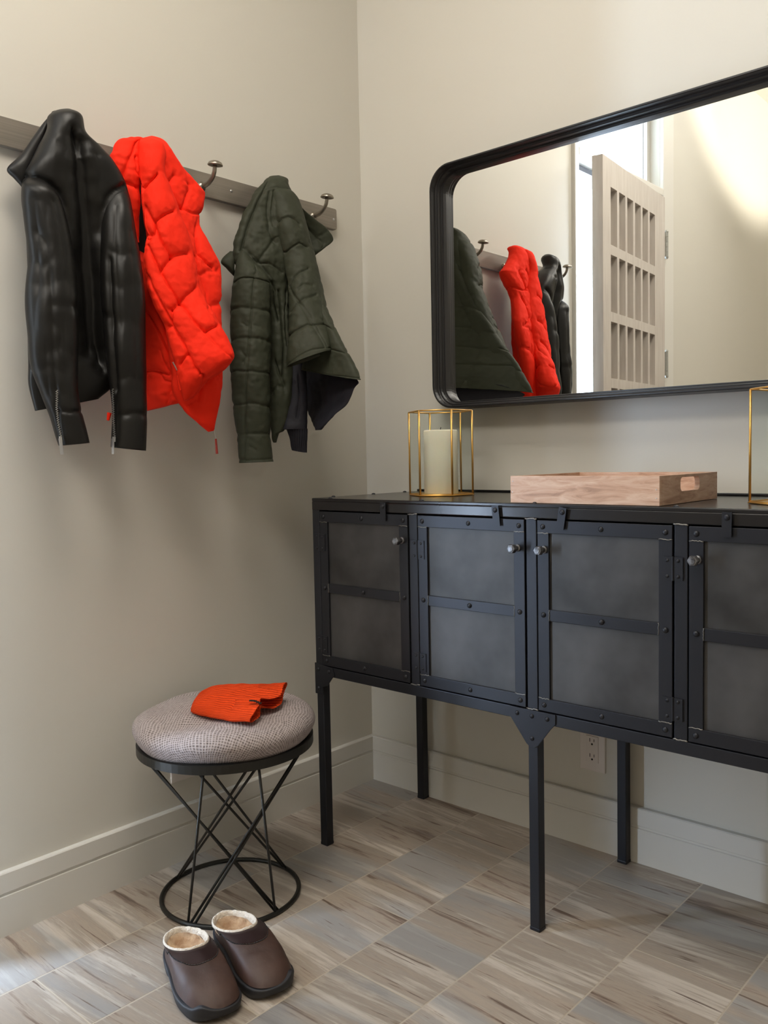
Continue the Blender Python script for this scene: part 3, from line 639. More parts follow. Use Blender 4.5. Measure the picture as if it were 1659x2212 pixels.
    ["puffer_vest","front_panel","red",[[0.085,-0.802,1.717,0.08,-0.778,1.728,0.008,0.01],[0.095,-0.812,1.701,0.09,-0.761,1.716,0.028,0.02],[0.1,-0.817,1.672,0.095,-0.76,1.687,0.035,0.02],[0.105,-0.82,1.634,0.1,-0.77,1.646,0.035,0.02],[0.11,-0.823,1.603,0.105,-0.755,1.612,0.036,0.02],[0.115,-0.825,1.568,0.11,-0.747,1.585,0.038,0.02],[0.12,-0.826,1.534,0.12,-0.739,1.551,0.038,0.02],[0.13,-0.829,1.494,0.13,-0.725,1.509,0.038,0.02],[0.13,-0.837,1.465,0.14,-0.72,1.482,0.038,0.02],[0.135,-0.841,1.414,0.155,-0.72,1.429,0.038,0.02],[0.14,-0.836,1.372,0.17,-0.718,1.382,0.038,0.025],[0.15,-0.825,1.332,0.19,-0.705,1.337,0.038,0.03],[0.155,-0.811,1.3,0.215,-0.699,1.301,0.04,0.035],[0.16,-0.805,1.26,0.23,-0.692,1.269,0.04,0.04],[0.165,-0.797,1.224,0.25,-0.693,1.229,0.04,0.05],[0.165,-0.787,1.187,0.24,-0.714,1.203,0.035,0.05],[0.165,-0.78,1.161,0.21,-0.739,1.173,0.03,0.04],[0.165,-0.77,1.132,0.18,-0.755,1.141,0.015,0.02]],[[[[0.0,0.242],[0.175,0.217],[0.413,0.192]],0.007,0.014],[[[0.0,0.312],[0.075,0.346],[0.163,0.371],[0.35,0.358],[0.463,0.35],[0.613,0.342]],0.007,0.014],[[[0.013,0.412],[0.113,0.404],[0.175,0.383],[0.225,0.412],[0.325,0.458],[0.4,0.483],[0.463,0.5]],0.007,0.012],[[[0.463,0.5],[0.562,0.496],[0.725,0.492]],0.007,0.013],[[[0.038,0.462],[0.125,0.483],[0.188,0.5],[0.25,0.517],[0.3,0.533],[0.375,0.517],[0.45,0.504]],0.007,0.013],[[[0.288,0.537],[0.338,0.558],[0.375,0.583],[0.413,0.604],[0.438,0.629]],0.007,0.012],[[[0.438,0.629],[0.575,0.604],[0.8,0.579]],0.007,0.014],[[[0.0,0.542],[0.062,0.562],[0.113,0.588],[0.138,0.608],[0.15,0.629],[0.163,0.654],[0.163,0.683],[0.175,0.713],[0.225,0.729],[0.263,0.75],[0.3,0.767],[0.325,0.792],[0.338,0.817],[0.388,0.842],[0.45,0.871],[0.6,0.908],[0.925,0.942]],0.007,0.012],[[[0.275,0.658],[0.363,0.642],[0.438,0.629],[0.463,0.646],[0.475,0.667],[0.5,0.692],[0.537,0.717],[0.588,0.742],[0.688,0.725],[0.838,0.708]],0.007,0.013],[[[0.588,0.742],[0.625,0.762],[0.663,0.783],[0.713,0.8],[0.788,0.817],[0.95,0.838]],0.004,0.005],[[[0.2,0.85],[0.325,0.817]],0.007,0.012],[[[0.05,0.721],[0.163,0.717],[0.225,0.688],[0.275,0.658]],0.006,0.01],[[[0.988,0.588],[0.963,0.621],[0.775,0.65]],0.005,0.005],[[[0.163,0.375],[0.125,0.408],[0.013,0.429]],0.007,0.01]],90,190,0.0018,"hem",0.132,0.649],
    ["puffer_vest","front_panel","red",[[0.035,-0.788,1.489,0.09,-0.806,1.443,0.012,0.02],[0.03,-0.792,1.438,0.1,-0.807,1.378,0.014,0.02],[0.03,-0.796,1.385,0.11,-0.8,1.337,0.016,0.02],[0.03,-0.799,1.336,0.12,-0.788,1.3,0.018,0.02],[0.03,-0.802,1.281,0.13,-0.779,1.252,0.018,0.02],[0.03,-0.804,1.232,0.135,-0.77,1.211,0.018,0.02],[0.03,-0.806,1.183,0.14,-0.759,1.17,0.018,0.02],[0.03,-0.808,1.141,0.145,-0.753,1.139,0.016,0.02],[0.03,-0.809,1.111,0.145,-0.747,1.134,0.012,0.012]],[[[[0.213,0.696],[0.4,0.683],[0.537,0.675],[0.638,0.683],[0.738,0.692],[0.963,0.646]],0.006,0.008],[[[0.663,0.321],[0.713,0.358],[0.763,0.396],[0.825,0.429],[0.85,0.462],[0.888,0.496],[0.925,0.533],[1.0,0.604]],0.005,0.008],[[[0.6,0.679],[0.638,0.729],[0.8,0.742]],0.006,0.006],[[[0.6,1.0],[0.638,0.908],[0.675,0.829],[0.775,0.767],[0.913,0.708]],0.006,0.007],[[[0.713,0.533],[0.725,0.596],[0.763,0.654]],0.008,0.005],[[[1.0,0.75],[1.0,0.8],[0.963,0.875]],0.005,0.006]],70,110,0.003,"hem",0.119,0.35],
    ["puffer_vest","shoulder_panel","red",[[0.055,-0.797,1.725,0.07,-0.789,1.725,0.01,0.01],[0.05,-0.823,1.715,0.075,-0.795,1.717,0.018,0.02],[0.045,-0.84,1.706,0.08,-0.801,1.704,0.025,0.02],[0.045,-0.856,1.681,0.085,-0.806,1.682,0.028,0.02],[0.045,-0.861,1.67,0.09,-0.81,1.663,0.03,0.02],[0.05,-0.861,1.641,0.09,-0.81,1.64,0.03,0.02],[0.055,-0.854,1.608,0.09,-0.812,1.609,0.028,0.02],[0.06,-0.843,1.569,0.09,-0.814,1.569,0.025,0.02],[0.065,-0.829,1.528,0.085,-0.816,1.526,0.02,0.015],[0.07,-0.82,1.498,0.08,-0.818,1.487,0.008,0.008]],[[[[0.8,0.158],[0.725,0.3],[0.663,0.433],[0.588,0.512],[0.5,0.571],[0.413,0.621]],0.006,0.01],[[[0.388,0.662],[0.575,0.675],[0.913,0.688]],0.006,0.012],[[[0.838,0.4],[0.85,0.492],[0.838,0.567],[0.913,0.596]],0.006,0.01]],60,80,0.003,"hem",0.076,0.264],
    ["puffer_vest","lining","black",[[0.03,-0.778,1.664,0.05,-0.778,1.659,0.006,0.008],[0.03,-0.782,1.608,0.055,-0.78,1.6,0.006,0.008],[0.03,-0.788,1.552,0.06,-0.781,1.541,0.006,0.008],[0.03,-0.793,1.496,0.06,-0.78,1.49,0.006,0.008],[0.03,-0.793,1.455,0.06,-0.782,1.452,0.006,0.008]],[],24,30,0.001,"hem",0.035,0.209],
    ["quilted_jacket","body","green",[[0.07,-0.416,1.723,0.07,-0.386,1.731,0.008,0.008],[0.075,-0.439,1.706,0.075,-0.368,1.724,0.025,0.02],[0.07,-0.463,1.677,0.085,-0.371,1.697,0.035,0.03],[0.065,-0.488,1.638,0.1,-0.353,1.65,0.04,0.03],[0.06,-0.505,1.601,0.11,-0.352,1.619,0.04,0.03],[0.06,-0.52,1.563,0.115,-0.354,1.582,0.04,0.03],[0.06,-0.53,1.537,0.12,-0.37,1.542,0.035,0.03],[0.06,-0.534,1.505,0.12,-0.391,1.503,0.035,0.03],[0.065,-0.524,1.471,0.12,-0.402,1.465,0.03,0.03],[0.08,-0.487,1.431,0.12,-0.406,1.429,0.03,0.03],[0.09,-0.46,1.391,0.125,-0.41,1.385,0.028,0.03],[0.095,-0.458,1.337,0.13,-0.413,1.337,0.028,0.03],[0.1,-0.462,1.282,0.13,-0.413,1.283,0.028,0.03],[0.1,-0.465,1.21,0.135,-0.413,1.21,0.028,0.03],[0.1,-0.466,1.138,0.135,-0.42,1.138,0.025,0.025],[0.1,-0.465,1.084,0.125,-0.435,1.076,0.02,0.02],[0.105,-0.464,1.055,0.12,-0.455,1.062,0.012,0.012],[0.11,-0.463,1.04,0.115,-0.46,1.04,0.005,0.005]],[[[[0.088,0.067],[0.175,0.117],[0.188,0.15],[0.188,0.179],[0.188,0.208],[0.188,0.237],[0.175,0.263],[0.163,0.287],[0.175,0.325],[0.175,0.362],[0.163,0.392]],0.005,0.012],[[[0.338,0.138],[0.35,0.171],[0.375,0.208],[0.4,0.237],[0.425,0.267],[0.438,0.296],[0.488,0.329],[0.537,0.354]],0.006,0.009],[[[0.413,0.133],[0.413,0.167],[0.425,0.208],[0.45,0.246],[0.475,0.279]],0.006,0.009],[[[0.225,0.146],[0.288,0.125],[0.463,0.121],[0.638,0.142]],0.003,0.003],[[[0.2,0.379],[0.275,0.404],[0.338,0.425],[0.388,0.446],[0.425,0.475],[0.45,0.5],[0.475,0.521]],0.003,0.004],[[[0.238,0.383],[0.3,0.404],[0.363,0.421],[0.413,0.442],[0.463,0.467],[0.5,0.487],[0.525,0.512]],0.003,0.003],[[[0.4,0.442],[0.438,0.417],[0.475,0.388],[0.5,0.358],[0.525,0.329]],0.004,0.006],[[[0.425,0.446],[0.525,0.442],[0.613,0.454],[0.7,0.471]],0.004,0.006],[[[0.5,0.512],[0.488,0.542],[0.413,0.567],[0.325,0.592],[0.375,0.613],[0.425,0.633]],0.006,0.014],[[[0.575,0.542],[0.55,0.567],[0.537,0.592],[0.537,0.613],[0.537,0.633],[0.55,0.65],[0.55,0.671],[0.55,0.692],[0.562,0.708],[0.537,0.725],[0.525,0.738],[0.513,0.754],[0.5,0.767]],0.006,0.012],[[[0.275,0.738],[0.363,0.754],[0.438,0.767],[0.588,0.787]],0.006,0.01],[[[0.763,0.546],[0.738,0.575],[0.7,0.604],[0.675,0.629],[0.688,0.654],[0.675,0.679],[0.688,0.7]],0.005,0.01],[[[0.175,0.8],[0.363,0.787],[0.55,0.792]],0.005,0.008]],100,190,0.003,"hem",0.122,0.74],
    ["quilted_jacket","sleeve","green",[[0.075,-0.521,1.518,0.09,-0.515,1.51,0.01,0.01],[0.07,-0.53,1.497,0.105,-0.497,1.484,0.025,0.02],[0.07,-0.541,1.46,0.12,-0.476,1.451,0.042,0.03],[0.07,-0.548,1.432,0.125,-0.474,1.427,0.045,0.03],[0.07,-0.552,1.4,0.13,-0.477,1.397,0.046,0.03],[0.07,-0.559,1.34,0.13,-0.478,1.341,0.047,0.03],[0.075,-0.566,1.283,0.135,-0.485,1.284,0.047,0.03],[0.08,-0.572,1.223,0.14,-0.493,1.223,0.046,0.03],[0.08,-0.569,1.171,0.14,-0.496,1.17,0.046,0.03],[0.085,-0.569,1.119,0.14,-0.498,1.118,0.045,0.03],[0.09,-0.567,1.055,0.145,-0.502,1.054,0.043,0.03],[0.095,-0.565,0.99,0.15,-0.5,0.992,0.042,0.03]],[[[[0.088,0.267],[0.3,0.237],[0.513,0.229],[0.675,0.237],[0.975,0.25]],0.005,0.007],[[[0.088,0.417],[0.312,0.412],[0.5,0.417],[0.663,0.421],[1.0,0.421]],0.005,0.007],[[[0.05,0.537],[0.238,0.529],[0.45,0.529],[0.638,0.533],[0.938,0.542]],0.005,0.007],[[[0.025,0.654],[0.238,0.65],[0.388,0.654],[0.513,0.654],[0.613,0.658],[0.725,0.658],[1.0,0.658]],0.005,0.007],[[[0.0,0.792],[0.288,0.796],[0.438,0.792],[0.562,0.792],[0.7,0.8],[1.0,0.804]],0.005,0.007],[[[0.025,0.904],[0.413,0.9],[0.55,0.9],[0.688,0.9],[0.95,0.9]],0.005,0.007],[[[0.013,0.983],[0.338,0.987],[0.5,0.987],[0.663,0.987],[0.988,0.983]],0.002,0.003],[[[0.725,0.117],[0.55,0.196],[0.525,0.279],[0.525,0.338],[0.513,0.375],[0.513,0.404],[0.5,0.429],[0.488,0.454],[0.475,0.483],[0.475,0.512],[0.463,0.537],[0.463,0.567],[0.45,0.592],[0.45,0.617],[0.438,0.642],[0.438,0.671],[0.425,0.704],[0.413,0.733],[0.4,0.762],[0.388,0.796],[0.375,0.821],[0.363,0.846],[0.35,0.871],[0.35,0.896],[0.325,0.921],[0.3,0.942],[0.275,0.963],[0.25,0.987]],0.003,0.005],[[[0.35,0.471],[0.425,0.483]],0.006,0.005],[[[0.537,0.479],[0.625,0.487]],0.006,0.004],[[[0.35,0.583],[0.425,0.6],[0.375,0.617]],0.006,0.005],[[[0.413,0.942],[0.513,0.95]],0.006,0.004]],70,160,0.0018,"cuff",0.136,0.54],
    ["quilted_jacket","front_panel","green",[[0.1,-0.434,1.684,0.09,-0.386,1.699,0.01,0.01],[0.11,-0.441,1.663,0.1,-0.371,1.677,0.03,0.02],[0.115,-0.443,1.63,0.11,-0.361,1.646,0.035,0.02],[0.125,-0.446,1.592,0.12,-0.361,1.612,0.038,0.02],[0.135,-0.441,1.542,0.13,-0.356,1.566,0.04,0.02],[0.14,-0.436,1.51,0.14,-0.351,1.536,0.04,0.02],[0.15,-0.438,1.47,0.16,-0.353,1.484,0.042,0.02],[0.16,-0.444,1.432,0.18,-0.358,1.434,0.042,0.02],[0.17,-0.452,1.381,0.205,-0.37,1.382,0.042,0.02],[0.18,-0.463,1.337,0.23,-0.379,1.339,0.042,0.02],[0.185,-0.472,1.301,0.25,-0.391,1.306,0.042,0.02],[0.19,-0.481,1.261,0.265,-0.402,1.283,0.042,0.02],[0.19,-0.481,1.223,0.275,-0.411,1.26,0.042,0.02]],[[[[0.0,0.254],[0.113,0.237],[0.275,0.233],[0.388,0.25],[0.488,0.275]],0.005,0.008],[[[0.0,0.404],[0.163,0.379],[0.363,0.358],[0.537,0.4]],0.005,0.008],[[[0.013,0.588],[0.113,0.55],[0.263,0.525],[0.45,0.508]],0.005,0.007],[[[0.225,0.608],[0.338,0.588],[0.525,0.592]],0.006,0.006],[[[0.05,0.708],[0.2,0.675],[0.35,0.65],[0.475,0.642],[0.613,0.629]],0.005,0.007],[[[0.0,0.838],[0.3,0.804],[0.438,0.779],[0.513,0.783],[0.638,0.779],[0.85,0.771]],0.005,0.008],[[[0.0,0.596],[0.088,0.629],[0.25,0.662],[0.338,0.696],[0.413,0.729],[0.488,0.767],[0.55,0.804],[0.625,0.85],[0.688,0.904],[0.763,0.958]],0.003,0.004],[[[0.0,0.6],[0.163,0.637],[0.3,0.671],[0.388,0.7],[0.463,0.729],[0.537,0.767],[0.6,0.804],[0.663,0.846],[0.725,0.896],[0.8,0.95]],0.003,0.003],[[[0.075,0.987],[0.263,0.979],[0.363,0.967],[0.463,0.958],[0.562,0.954],[0.7,0.963],[0.95,0.971]],0.002,0.003],[[[0.663,0.738],[0.8,0.767]],0.005,0.006]],80,150,0.0018,"cuff",0.134,0.495],
    ["quilted_jacket","collar","green",[[0.04,-0.341,1.733,0.045,-0.335,1.722,0.006,0.006],[0.035,-0.32,1.707,0.05,-0.306,1.686,0.012,0.01],[0.03,-0.293,1.672,0.055,-0.269,1.659,0.014,0.012],[0.03,-0.278,1.641,0.06,-0.235,1.641,0.014,0.012],[0.03,-0.264,1.617,0.065,-0.207,1.625,0.014,0.012],[0.035,-0.256,1.591,0.07,-0.192,1.598,0.012,0.01],[0.04,-0.253,1.567,0.065,-0.225,1.571,0.01,0.01],[0.045,-0.249,1.549,0.05,-0.247,1.551,0.005,0.005]],[[[[0.2,0.762],[0.438,0.667],[0.763,0.596]],0.003,0.004],[[[0.2,0.479],[0.288,0.583],[0.363,0.675],[0.725,0.838]],0.006,0.006]],40,60,0.0015,"hem",0.056,0.237],
    ["quilted_jacket","side_panel","green",[[0.07,-0.383,1.723,0.075,-0.37,1.717,0.012,0.01],[0.08,-0.359,1.66,0.1,-0.36,1.647,0.012,0.012],[0.095,-0.351,1.586,0.13,-0.362,1.572,0.015,0.015],[0.12,-0.352,1.487,0.185,-0.375,1.465,0.02,0.02],[0.15,-0.363,1.394,0.24,-0.399,1.368,0.02,0.02],[0.16,-0.37,1.327,0.28,-0.406,1.31,0.02,0.02],[0.16,-0.387,1.275,0.315,-0.407,1.26,0.02,0.02],[0.16,-0.398,1.245,0.34,-0.403,1.221,0.02,0.02],[0.16,-0.406,1.223,0.36,-0.402,1.183,0.02,0.015]],[[[[0.5,0.725],[0.6,0.742],[0.7,0.754],[0.8,0.767],[0.938,0.775]],0.005,0.006],[[[0.463,0.588],[0.65,0.592],[0.8,0.6],[1.0,0.617]],0.005,0.006],[[[0.213,0.95],[0.338,0.967],[0.438,0.979],[0.513,0.987],[0.588,0.992],[0.663,0.983],[0.75,0.979],[0.838,0.979],[1.0,0.975]],0.002,0.003],[[[0.575,0.496],[1.0,0.487]],0.005,0.006],[[[0.0,0.396],[1.0,0.396]],0.005,0.006]],90,140,0.002,"cuff",0.117,0.56],
    ["quilted_jacket","back_panel","green",[[0.03,-0.369,1.74,0.07,-0.377,1.728,0.006,0.006],[0.02,-0.349,1.704,0.08,-0.361,1.691,0.008,0.012],[0.015,-0.337,1.663,0.1,-0.362,1.641,0.008,0.015],[0.01,-0.319,1.607,0.135,-0.37,1.574,0.008,0.018],[0.01,-0.311,1.552,0.16,-0.372,1.515,0.008,0.018],[0.01,-0.303,1.477,0.2,-0.385,1.438,0.008,0.018],[0.005,-0.29,1.421,0.23,-0.397,1.38,0.008,0.018],[0.005,-0.271,1.353,0.275,-0.406,1.314,0.008,0.018],[0.005,-0.252,1.302,0.31,-0.408,1.264,0.008,0.018],[0.005,-0.237,1.26,0.335,-0.404,1.224,0.008,0.016],[0.005,-0.222,1.223,0.355,-0.402,1.186,0.008,0.012]],[[[[0.113,0.192],[0.537,0.196],[1.0,0.192]],0.006,0.008],[[[0.1,0.3],[0.438,0.3],[0.675,0.3],[1.0,0.296]],0.006,0.008],[[[0.088,0.404],[0.463,0.404],[0.7,0.4],[1.0,0.4]],0.006,0.008],[[[0.075,0.492],[0.4,0.487],[0.575,0.487],[0.75,0.487],[1.0,0.483]],0.006,0.008],[[[0.15,0.6],[0.413,0.6],[0.588,0.596],[0.75,0.596],[1.0,0.592]],0.006,0.008],[[[0.15,0.696],[0.388,0.692],[0.525,0.692],[0.65,0.692],[0.8,0.688],[1.0,0.688]],0.006,0.008],[[[0.062,0.812],[0.325,0.808],[0.463,0.804],[0.575,0.8],[0.688,0.796],[0.812,0.792],[1.0,0.792]],0.006,0.008],[[[0.725,0.425],[0.713,0.45],[0.713,0.475],[0.7,0.5],[0.7,0.533],[0.7,0.567],[0.688,0.6],[0.675,0.629],[0.65,0.658],[0.638,0.688],[0.613,0.717],[0.588,0.754],[0.575,0.787],[0.55,0.825],[0.525,0.867],[0.513,0.908],[0.5,0.946],[0.488,0.996]],0.006,0.008]],70,150,0.0025,"cuff",0.22,0.568],
    ["quilted_jacket","lining","navy",[[0.05,-0.295,1.25,0.28,-0.356,1.211,0.006,0.008],[0.05,-0.295,1.229,0.34,-0.386,1.182,0.006,0.004],[0.05,-0.295,1.197,0.325,-0.387,1.165,0.006,0.006],[0.06,-0.3,1.153,0.3,-0.387,1.133,0.006,0.012],[0.08,-0.311,1.121,0.27,-0.395,1.108,0.006,0.01],[0.14,-0.352,1.09,0.23,-0.39,1.086,0.006,0.01],[0.17,-0.371,1.07,0.2,-0.384,1.07,0.005,0.006]],[[[[0.388,0.3],[0.413,0.383],[0.438,0.45],[0.463,0.529],[0.488,0.637],[0.488,0.75]],0.01,0.006]],60,60,0.002,"hem",0.219,0.227],
    ["quilted_jacket","inner_sleeve","navy",[[0.13,-0.409,1.247,0.16,-0.398,1.245,0.015,0.015],[0.13,-0.411,1.211,0.165,-0.397,1.187,0.02,0.015],[0.13,-0.419,1.167,0.165,-0.395,1.137,0.022,0.015],[0.125,-0.437,1.102,0.165,-0.395,1.094,0.022,0.015],[0.125,-0.446,1.073,0.165,-0.397,1.072,0.02,0.015]],[[[[0.625,0.188],[0.625,0.271],[0.625,0.367],[0.613,0.462],[0.562,0.562],[0.537,0.646],[0.525,0.733]],0.006,0.008]],40,60,0.002,"hem",0.074,0.175],
    ["quilted_jacket","knit_cuff","knit",[[0.13,-0.435,1.073,0.165,-0.398,1.074,0.02,0.015],[0.13,-0.427,1.055,0.165,-0.399,1.05,0.018,0.015],[0.13,-0.42,1.035,0.165,-0.401,1.032,0.016,0.012],[0.13,-0.415,1.02,0.165,-0.403,1.013,0.014,0.01]],[],60,30,0.001,"cuff",0.062,0.059],
    ["quilted_jacket","collar_tip","green",[[0.04,-0.529,1.52,0.055,-0.523,1.518,0.006,0.006],[0.035,-0.544,1.505,0.06,-0.528,1.499,0.012,0.01],[0.035,-0.553,1.489,0.06,-0.53,1.481,0.012,0.01],[0.04,-0.537,1.474,0.06,-0.531,1.467,0.01,0.01],[0.05,-0.527,1.458,0.055,-0.526,1.459,0.005,0.005]],[],30,30,0.0015,"hem",0.036,0.075],
]


def st_dist(S, T, path, W, H):
    """metric distance from every (s,t) grid point to a polyline given in (s,t)"""
    best = np.full(S.shape, 1e9)
    q = np.array(path, float) * (W, H); x = S * W; y = T * H
    for a, b in zip(q[:-1], q[1:]):
        d = b - a; l2 = max(float(d @ d), 1e-12)
        k = np.clip(((x - a[0]) * d[0] + (y - a[1]) * d[1]) / l2, 0, 1)
        best = np.minimum(best, np.hypot(x - a[0] - k * d[0], y - a[1] - k * d[1]))
    return best


CLOTH = {'leather': M_leather, 'red': M_red, 'green': M_green, 'navy': M_navy, 'knit': M_knit, 'black': M_darklining}


def build_piece(g, root, seed):
    garment, name, mt, rows, creases, nu, nv, wr, end, W, H = g
    if mt != 'leather' and nv > 70: nu, nv = int(nu * 1.35), int(nv * 1.5)
    S1 = np.linspace(0, 2, 2 * nu, endpoint=False); T1 = np.linspace(0, 1, nv)
    P = tube_points(rows, S1, T1)
    du = np.roll(P, -1, 1) - np.roll(P, 1, 1); dv = np.gradient(P, axis=0)
    N = np.cross(dv, du); N /= np.maximum(np.linalg.norm(N, axis=-1, keepdims=True), 1e-9)
    ctr = P.mean(axis=1, keepdims=True)
    if float(((P - ctr) * N).sum(-1).mean()) < 0: N = -N
    S, T = np.meshgrid(S1, T1)
    SF = np.where(S > 1, 2 - S, S); back = np.where(S > 1, .6, 1.0)
    D = np.zeros(S.shape); PK = np.zeros(S.shape)
    for path, w, dep in creases:
        d = st_dist(SF, T, path, W, H)
        if mt == 'leather': D -= back * dep * (.55 * np.exp(-d / (w * 1.3)) + .45 * np.exp(-(d / (w * 2.4)) ** 2))
        else:
            D -= back * dep * (.42 * np.exp(-(d / .0022) ** 1.5) + .38 * np.exp(-d / (w * 1.1)))
            if mt == 'red': D -= back * dep * .16 * np.exp(-d / (w * 2.6))
            if dep > .0045: PK = np.maximum(PK, back * np.exp(-d / .016) * (1 - np.exp(-d / .003)))
    if mt == 'knit': D += .0016 * np.sin(S * PI * 22)
    nz = np.empty(S.shape)
    sc = Vector((8, 8, 4.5)) if mt == 'leather' else Vector((14, 14, 12))
    for i in range(P.shape[0]):
        for j in range(P.shape[1]):
            p = P[i, j]; v = Vector((p[0] * sc[0] + seed * 7, p[1] * sc[1], p[2] * sc[2]))
            nz[i, j] = noise.noise(v) + .5 * noise.noise(v * 2.3) + (.35 * noise.noise(v * 5.1) if mt != 'leather' else 0)
    if mt != 'leather' and PK.max() > 0:              # fabric puckers gathered along the seams
        for i in range(P.shape[0]):
            for j in range(P.shape[1]):
                if PK[i, j] > .05: D[i, j] += PK[i, j] * .0032 * noise.noise(Vector((P[i, j, 0] * 30, P[i, j, 1] * 95, P[i, j, 2] * 95)))
    fade = np.minimum(1, np.minimum(T, 1 - T) * 12 + .15)
    D += nz * wr * 1.5 * fade
    D = np.clip(D, -.03, .02)
    P = P + N * D[..., None]
    lim = np.where(P[..., 2] > 1.645, .0022, -.012)
    P[..., 0] = np.maximum(P[..., 0], lim)
    rings = [P[i] for i in range(P.shape[0])]
    if end == 'cuff':                                 # an open end: the edge rolls inwards and runs back up inside
        for sc_, tt in ((.97, 1.0), (.90, .995), (.86, .97), (.84, .93)):
            R0 = tube_points(rows, S1, [tt])[0]; c = R0.mean(0); rings.append(c + (R0 - c) * sc_)
    m = P.shape[1]; vs = np.concatenate(rings); n = len(rings); faces = []
    for i in range(n - 1):
        for j in range(m): faces.append((i * m + j, i * m + (j + 1) % m, (i + 1) * m + (j + 1) % m, (i + 1) * m + j))
    top, bot = len(vs), len(vs) + 1
    vs = np.concatenate([vs, [rings[0].mean(0)], [rings[-1].mean(0)]])
    for j in range(m):
        faces.append((top, (j + 1) % m, j)); faces.append((bot, (n - 1) * m + j, (n - 1) * m + (j + 1) % m))
    vs[:, 0] = np.maximum(vs[:, 0], np.where(vs[:, 2] > 1.645, .0022, -.012))
    me = bpy.data.meshes.new(name); me.from_pydata(vs.tolist(), [], faces); me.update()
    return link(name, me, CLOTH[mt], root, smooth=True)


def surf_path(g, k, lift):
    """points of crease k on the piece's surface, lifted off it"""
    rows = g[3]; out = []
    for s, t in g[4][k][0]:
        e = 1e-3; p = tube_points(rows, [s], [t])[0, 0]
        a = tube_points(rows, [min(s + .02, 1)], [t])[0, 0] - tube_points(rows, [max(s - .02, 0)], [t])[0, 0]
        b = tube_points(rows, [s], [min(t + .02, 1)])[0, 0] - tube_points(rows, [s], [max(t - .02, 0)])[0, 0]
        nrm = np.cross(b, a); nrm /= np.linalg.norm(nrm)
        if nrm[0] - nrm[1] < 0: nrm = -nrm
        out.append((Vector(p + nrm * lift), Vector(nrm)))
    return out


ROOTS = {
    'leather_jacket': thing('leather_jacket', 'black leather jacket with zipped cuffs hanging from the rail', 'jacket', (.0575, -.960, 1.73)),
    'puffer_vest': thing('puffer_vest', 'bright orange-red quilted down vest hanging between the two dark jackets', 'vest', (.0575, -.770, 1.73)),
    'quilted_jacket': thing('quilted_jacket', 'dark olive quilted jacket with navy lining hanging nearest the corner', 'jacket', (.0575, -.390, 1.73))}
built = []
for i, g in enumerate(GARMENTS):
    o = build_piece(g, ROOTS[g[0]], i)
    built.append(o)
    if g[2] in ('navy', 'knit'): o['label'] = 'navy inner fabric'
    if g[2] == 'black': o['label'] = 'black inner lining'


def zipper(g, k, parent, teeth, lift, pull_len, name='zipper'):
    pts = surf_path(g, k, lift)
    # resample
    P = [p for p, _ in pts]; Nn = pts[len(pts) // 2][1]
    L = [0]
    for a, b in zip(P, P[1:]): L.append(L[-1] + (b - a).length)
    def at(l):
        for i in range(len(P) - 1):
            if l <= L[i + 1]: return P[i].lerp(P[i + 1], (l - L[i]) / max(L[i + 1] - L[i], 1e-9))
        return P[-1]
    bm = bmesh.new(); n = teeth
    for i in range(n):
        c = at(L[-1] * i / (n - 1)); side = 1 if i % 2 else -1
        Mx = Matrix.Translation(c) @ Vector(Nn).to_track_quat('Y', 'Z').to_matrix().to_4x4()
        box(bm, -.0013 + side * .0010, .0013 + side * .0010, -.0012, .0012, -.0008, .0008, Mx)
    z = obj(name, bm, M_chrome, parent); z['label'] = 'silver metal zip'
    bm = bmesh.new(); c = P[-1]
    Mx = Matrix.Translation(c + Nn * .002) @ Vector(Nn).to_track_quat('Y', 'Z').to_matrix().to_4x4()
    box(bm, -.0032, .0032, -.002, .002, -.006, .005, Mx)
    Mx = Matrix.Translation(c + Nn * .005) @ Vector(Nn).to_track_quat('Y', 'Z').to_matrix().to_4x4()
    box(bm, -.0036, .0036, -.0007, .0007, -pull_len, .001, Mx); box(bm, -.0015, .0015, -.0007, .0007, .0, .004, Mx)
    obj('zip_pull', bm, M_chrome, z, bevel=.0004)


zipper(GARMENTS[1], 2, built[1], 44, .004, .032)
zipper(GARMENTS[2], 1, built[2], 46, .0045, .032)
vest_front = built[6]
bm = bmesh.new(); tube(bm, [(0.176, -0.804, 1.215), (0.18, -0.79, 1.189)], .0016, 6); z = obj('pocket_zip', bm, M_chrome, vest_front); z['label'] = 'silver pocket zip'
bm = bmesh.new(); tube(bm, [(0.176, -0.792, 1.186), (0.176, -0.785, 1.155)], [.0035, .0045], 6); obj('zip_tape', bm, M_red, z)
bm = bmesh.new(); tube(bm, [(0.165, -0.69, 1.069), (0.166, -0.687, 1.048)], .0008, 6); z = obj('main_zip', bm, M_chrome, built[4]); z['label'] = 'thin metal zip end'
bm = bmesh.new(); tube(bm, [(0.166, -0.687, 1.048), (0.166, -0.685, 1.013)], [.0022, .0030], 8); obj('zip_pull', bm, mat('dark_red_pull', lin(140, 40, 30), .5), z)
bm = bmesh.new(); tube(bm, [(0.1, -0.918, 1.105), (0.1, -0.922, 1.089)], [.005, .003], 8); obj('drawcord_tab', bm, M_red, vest_front)

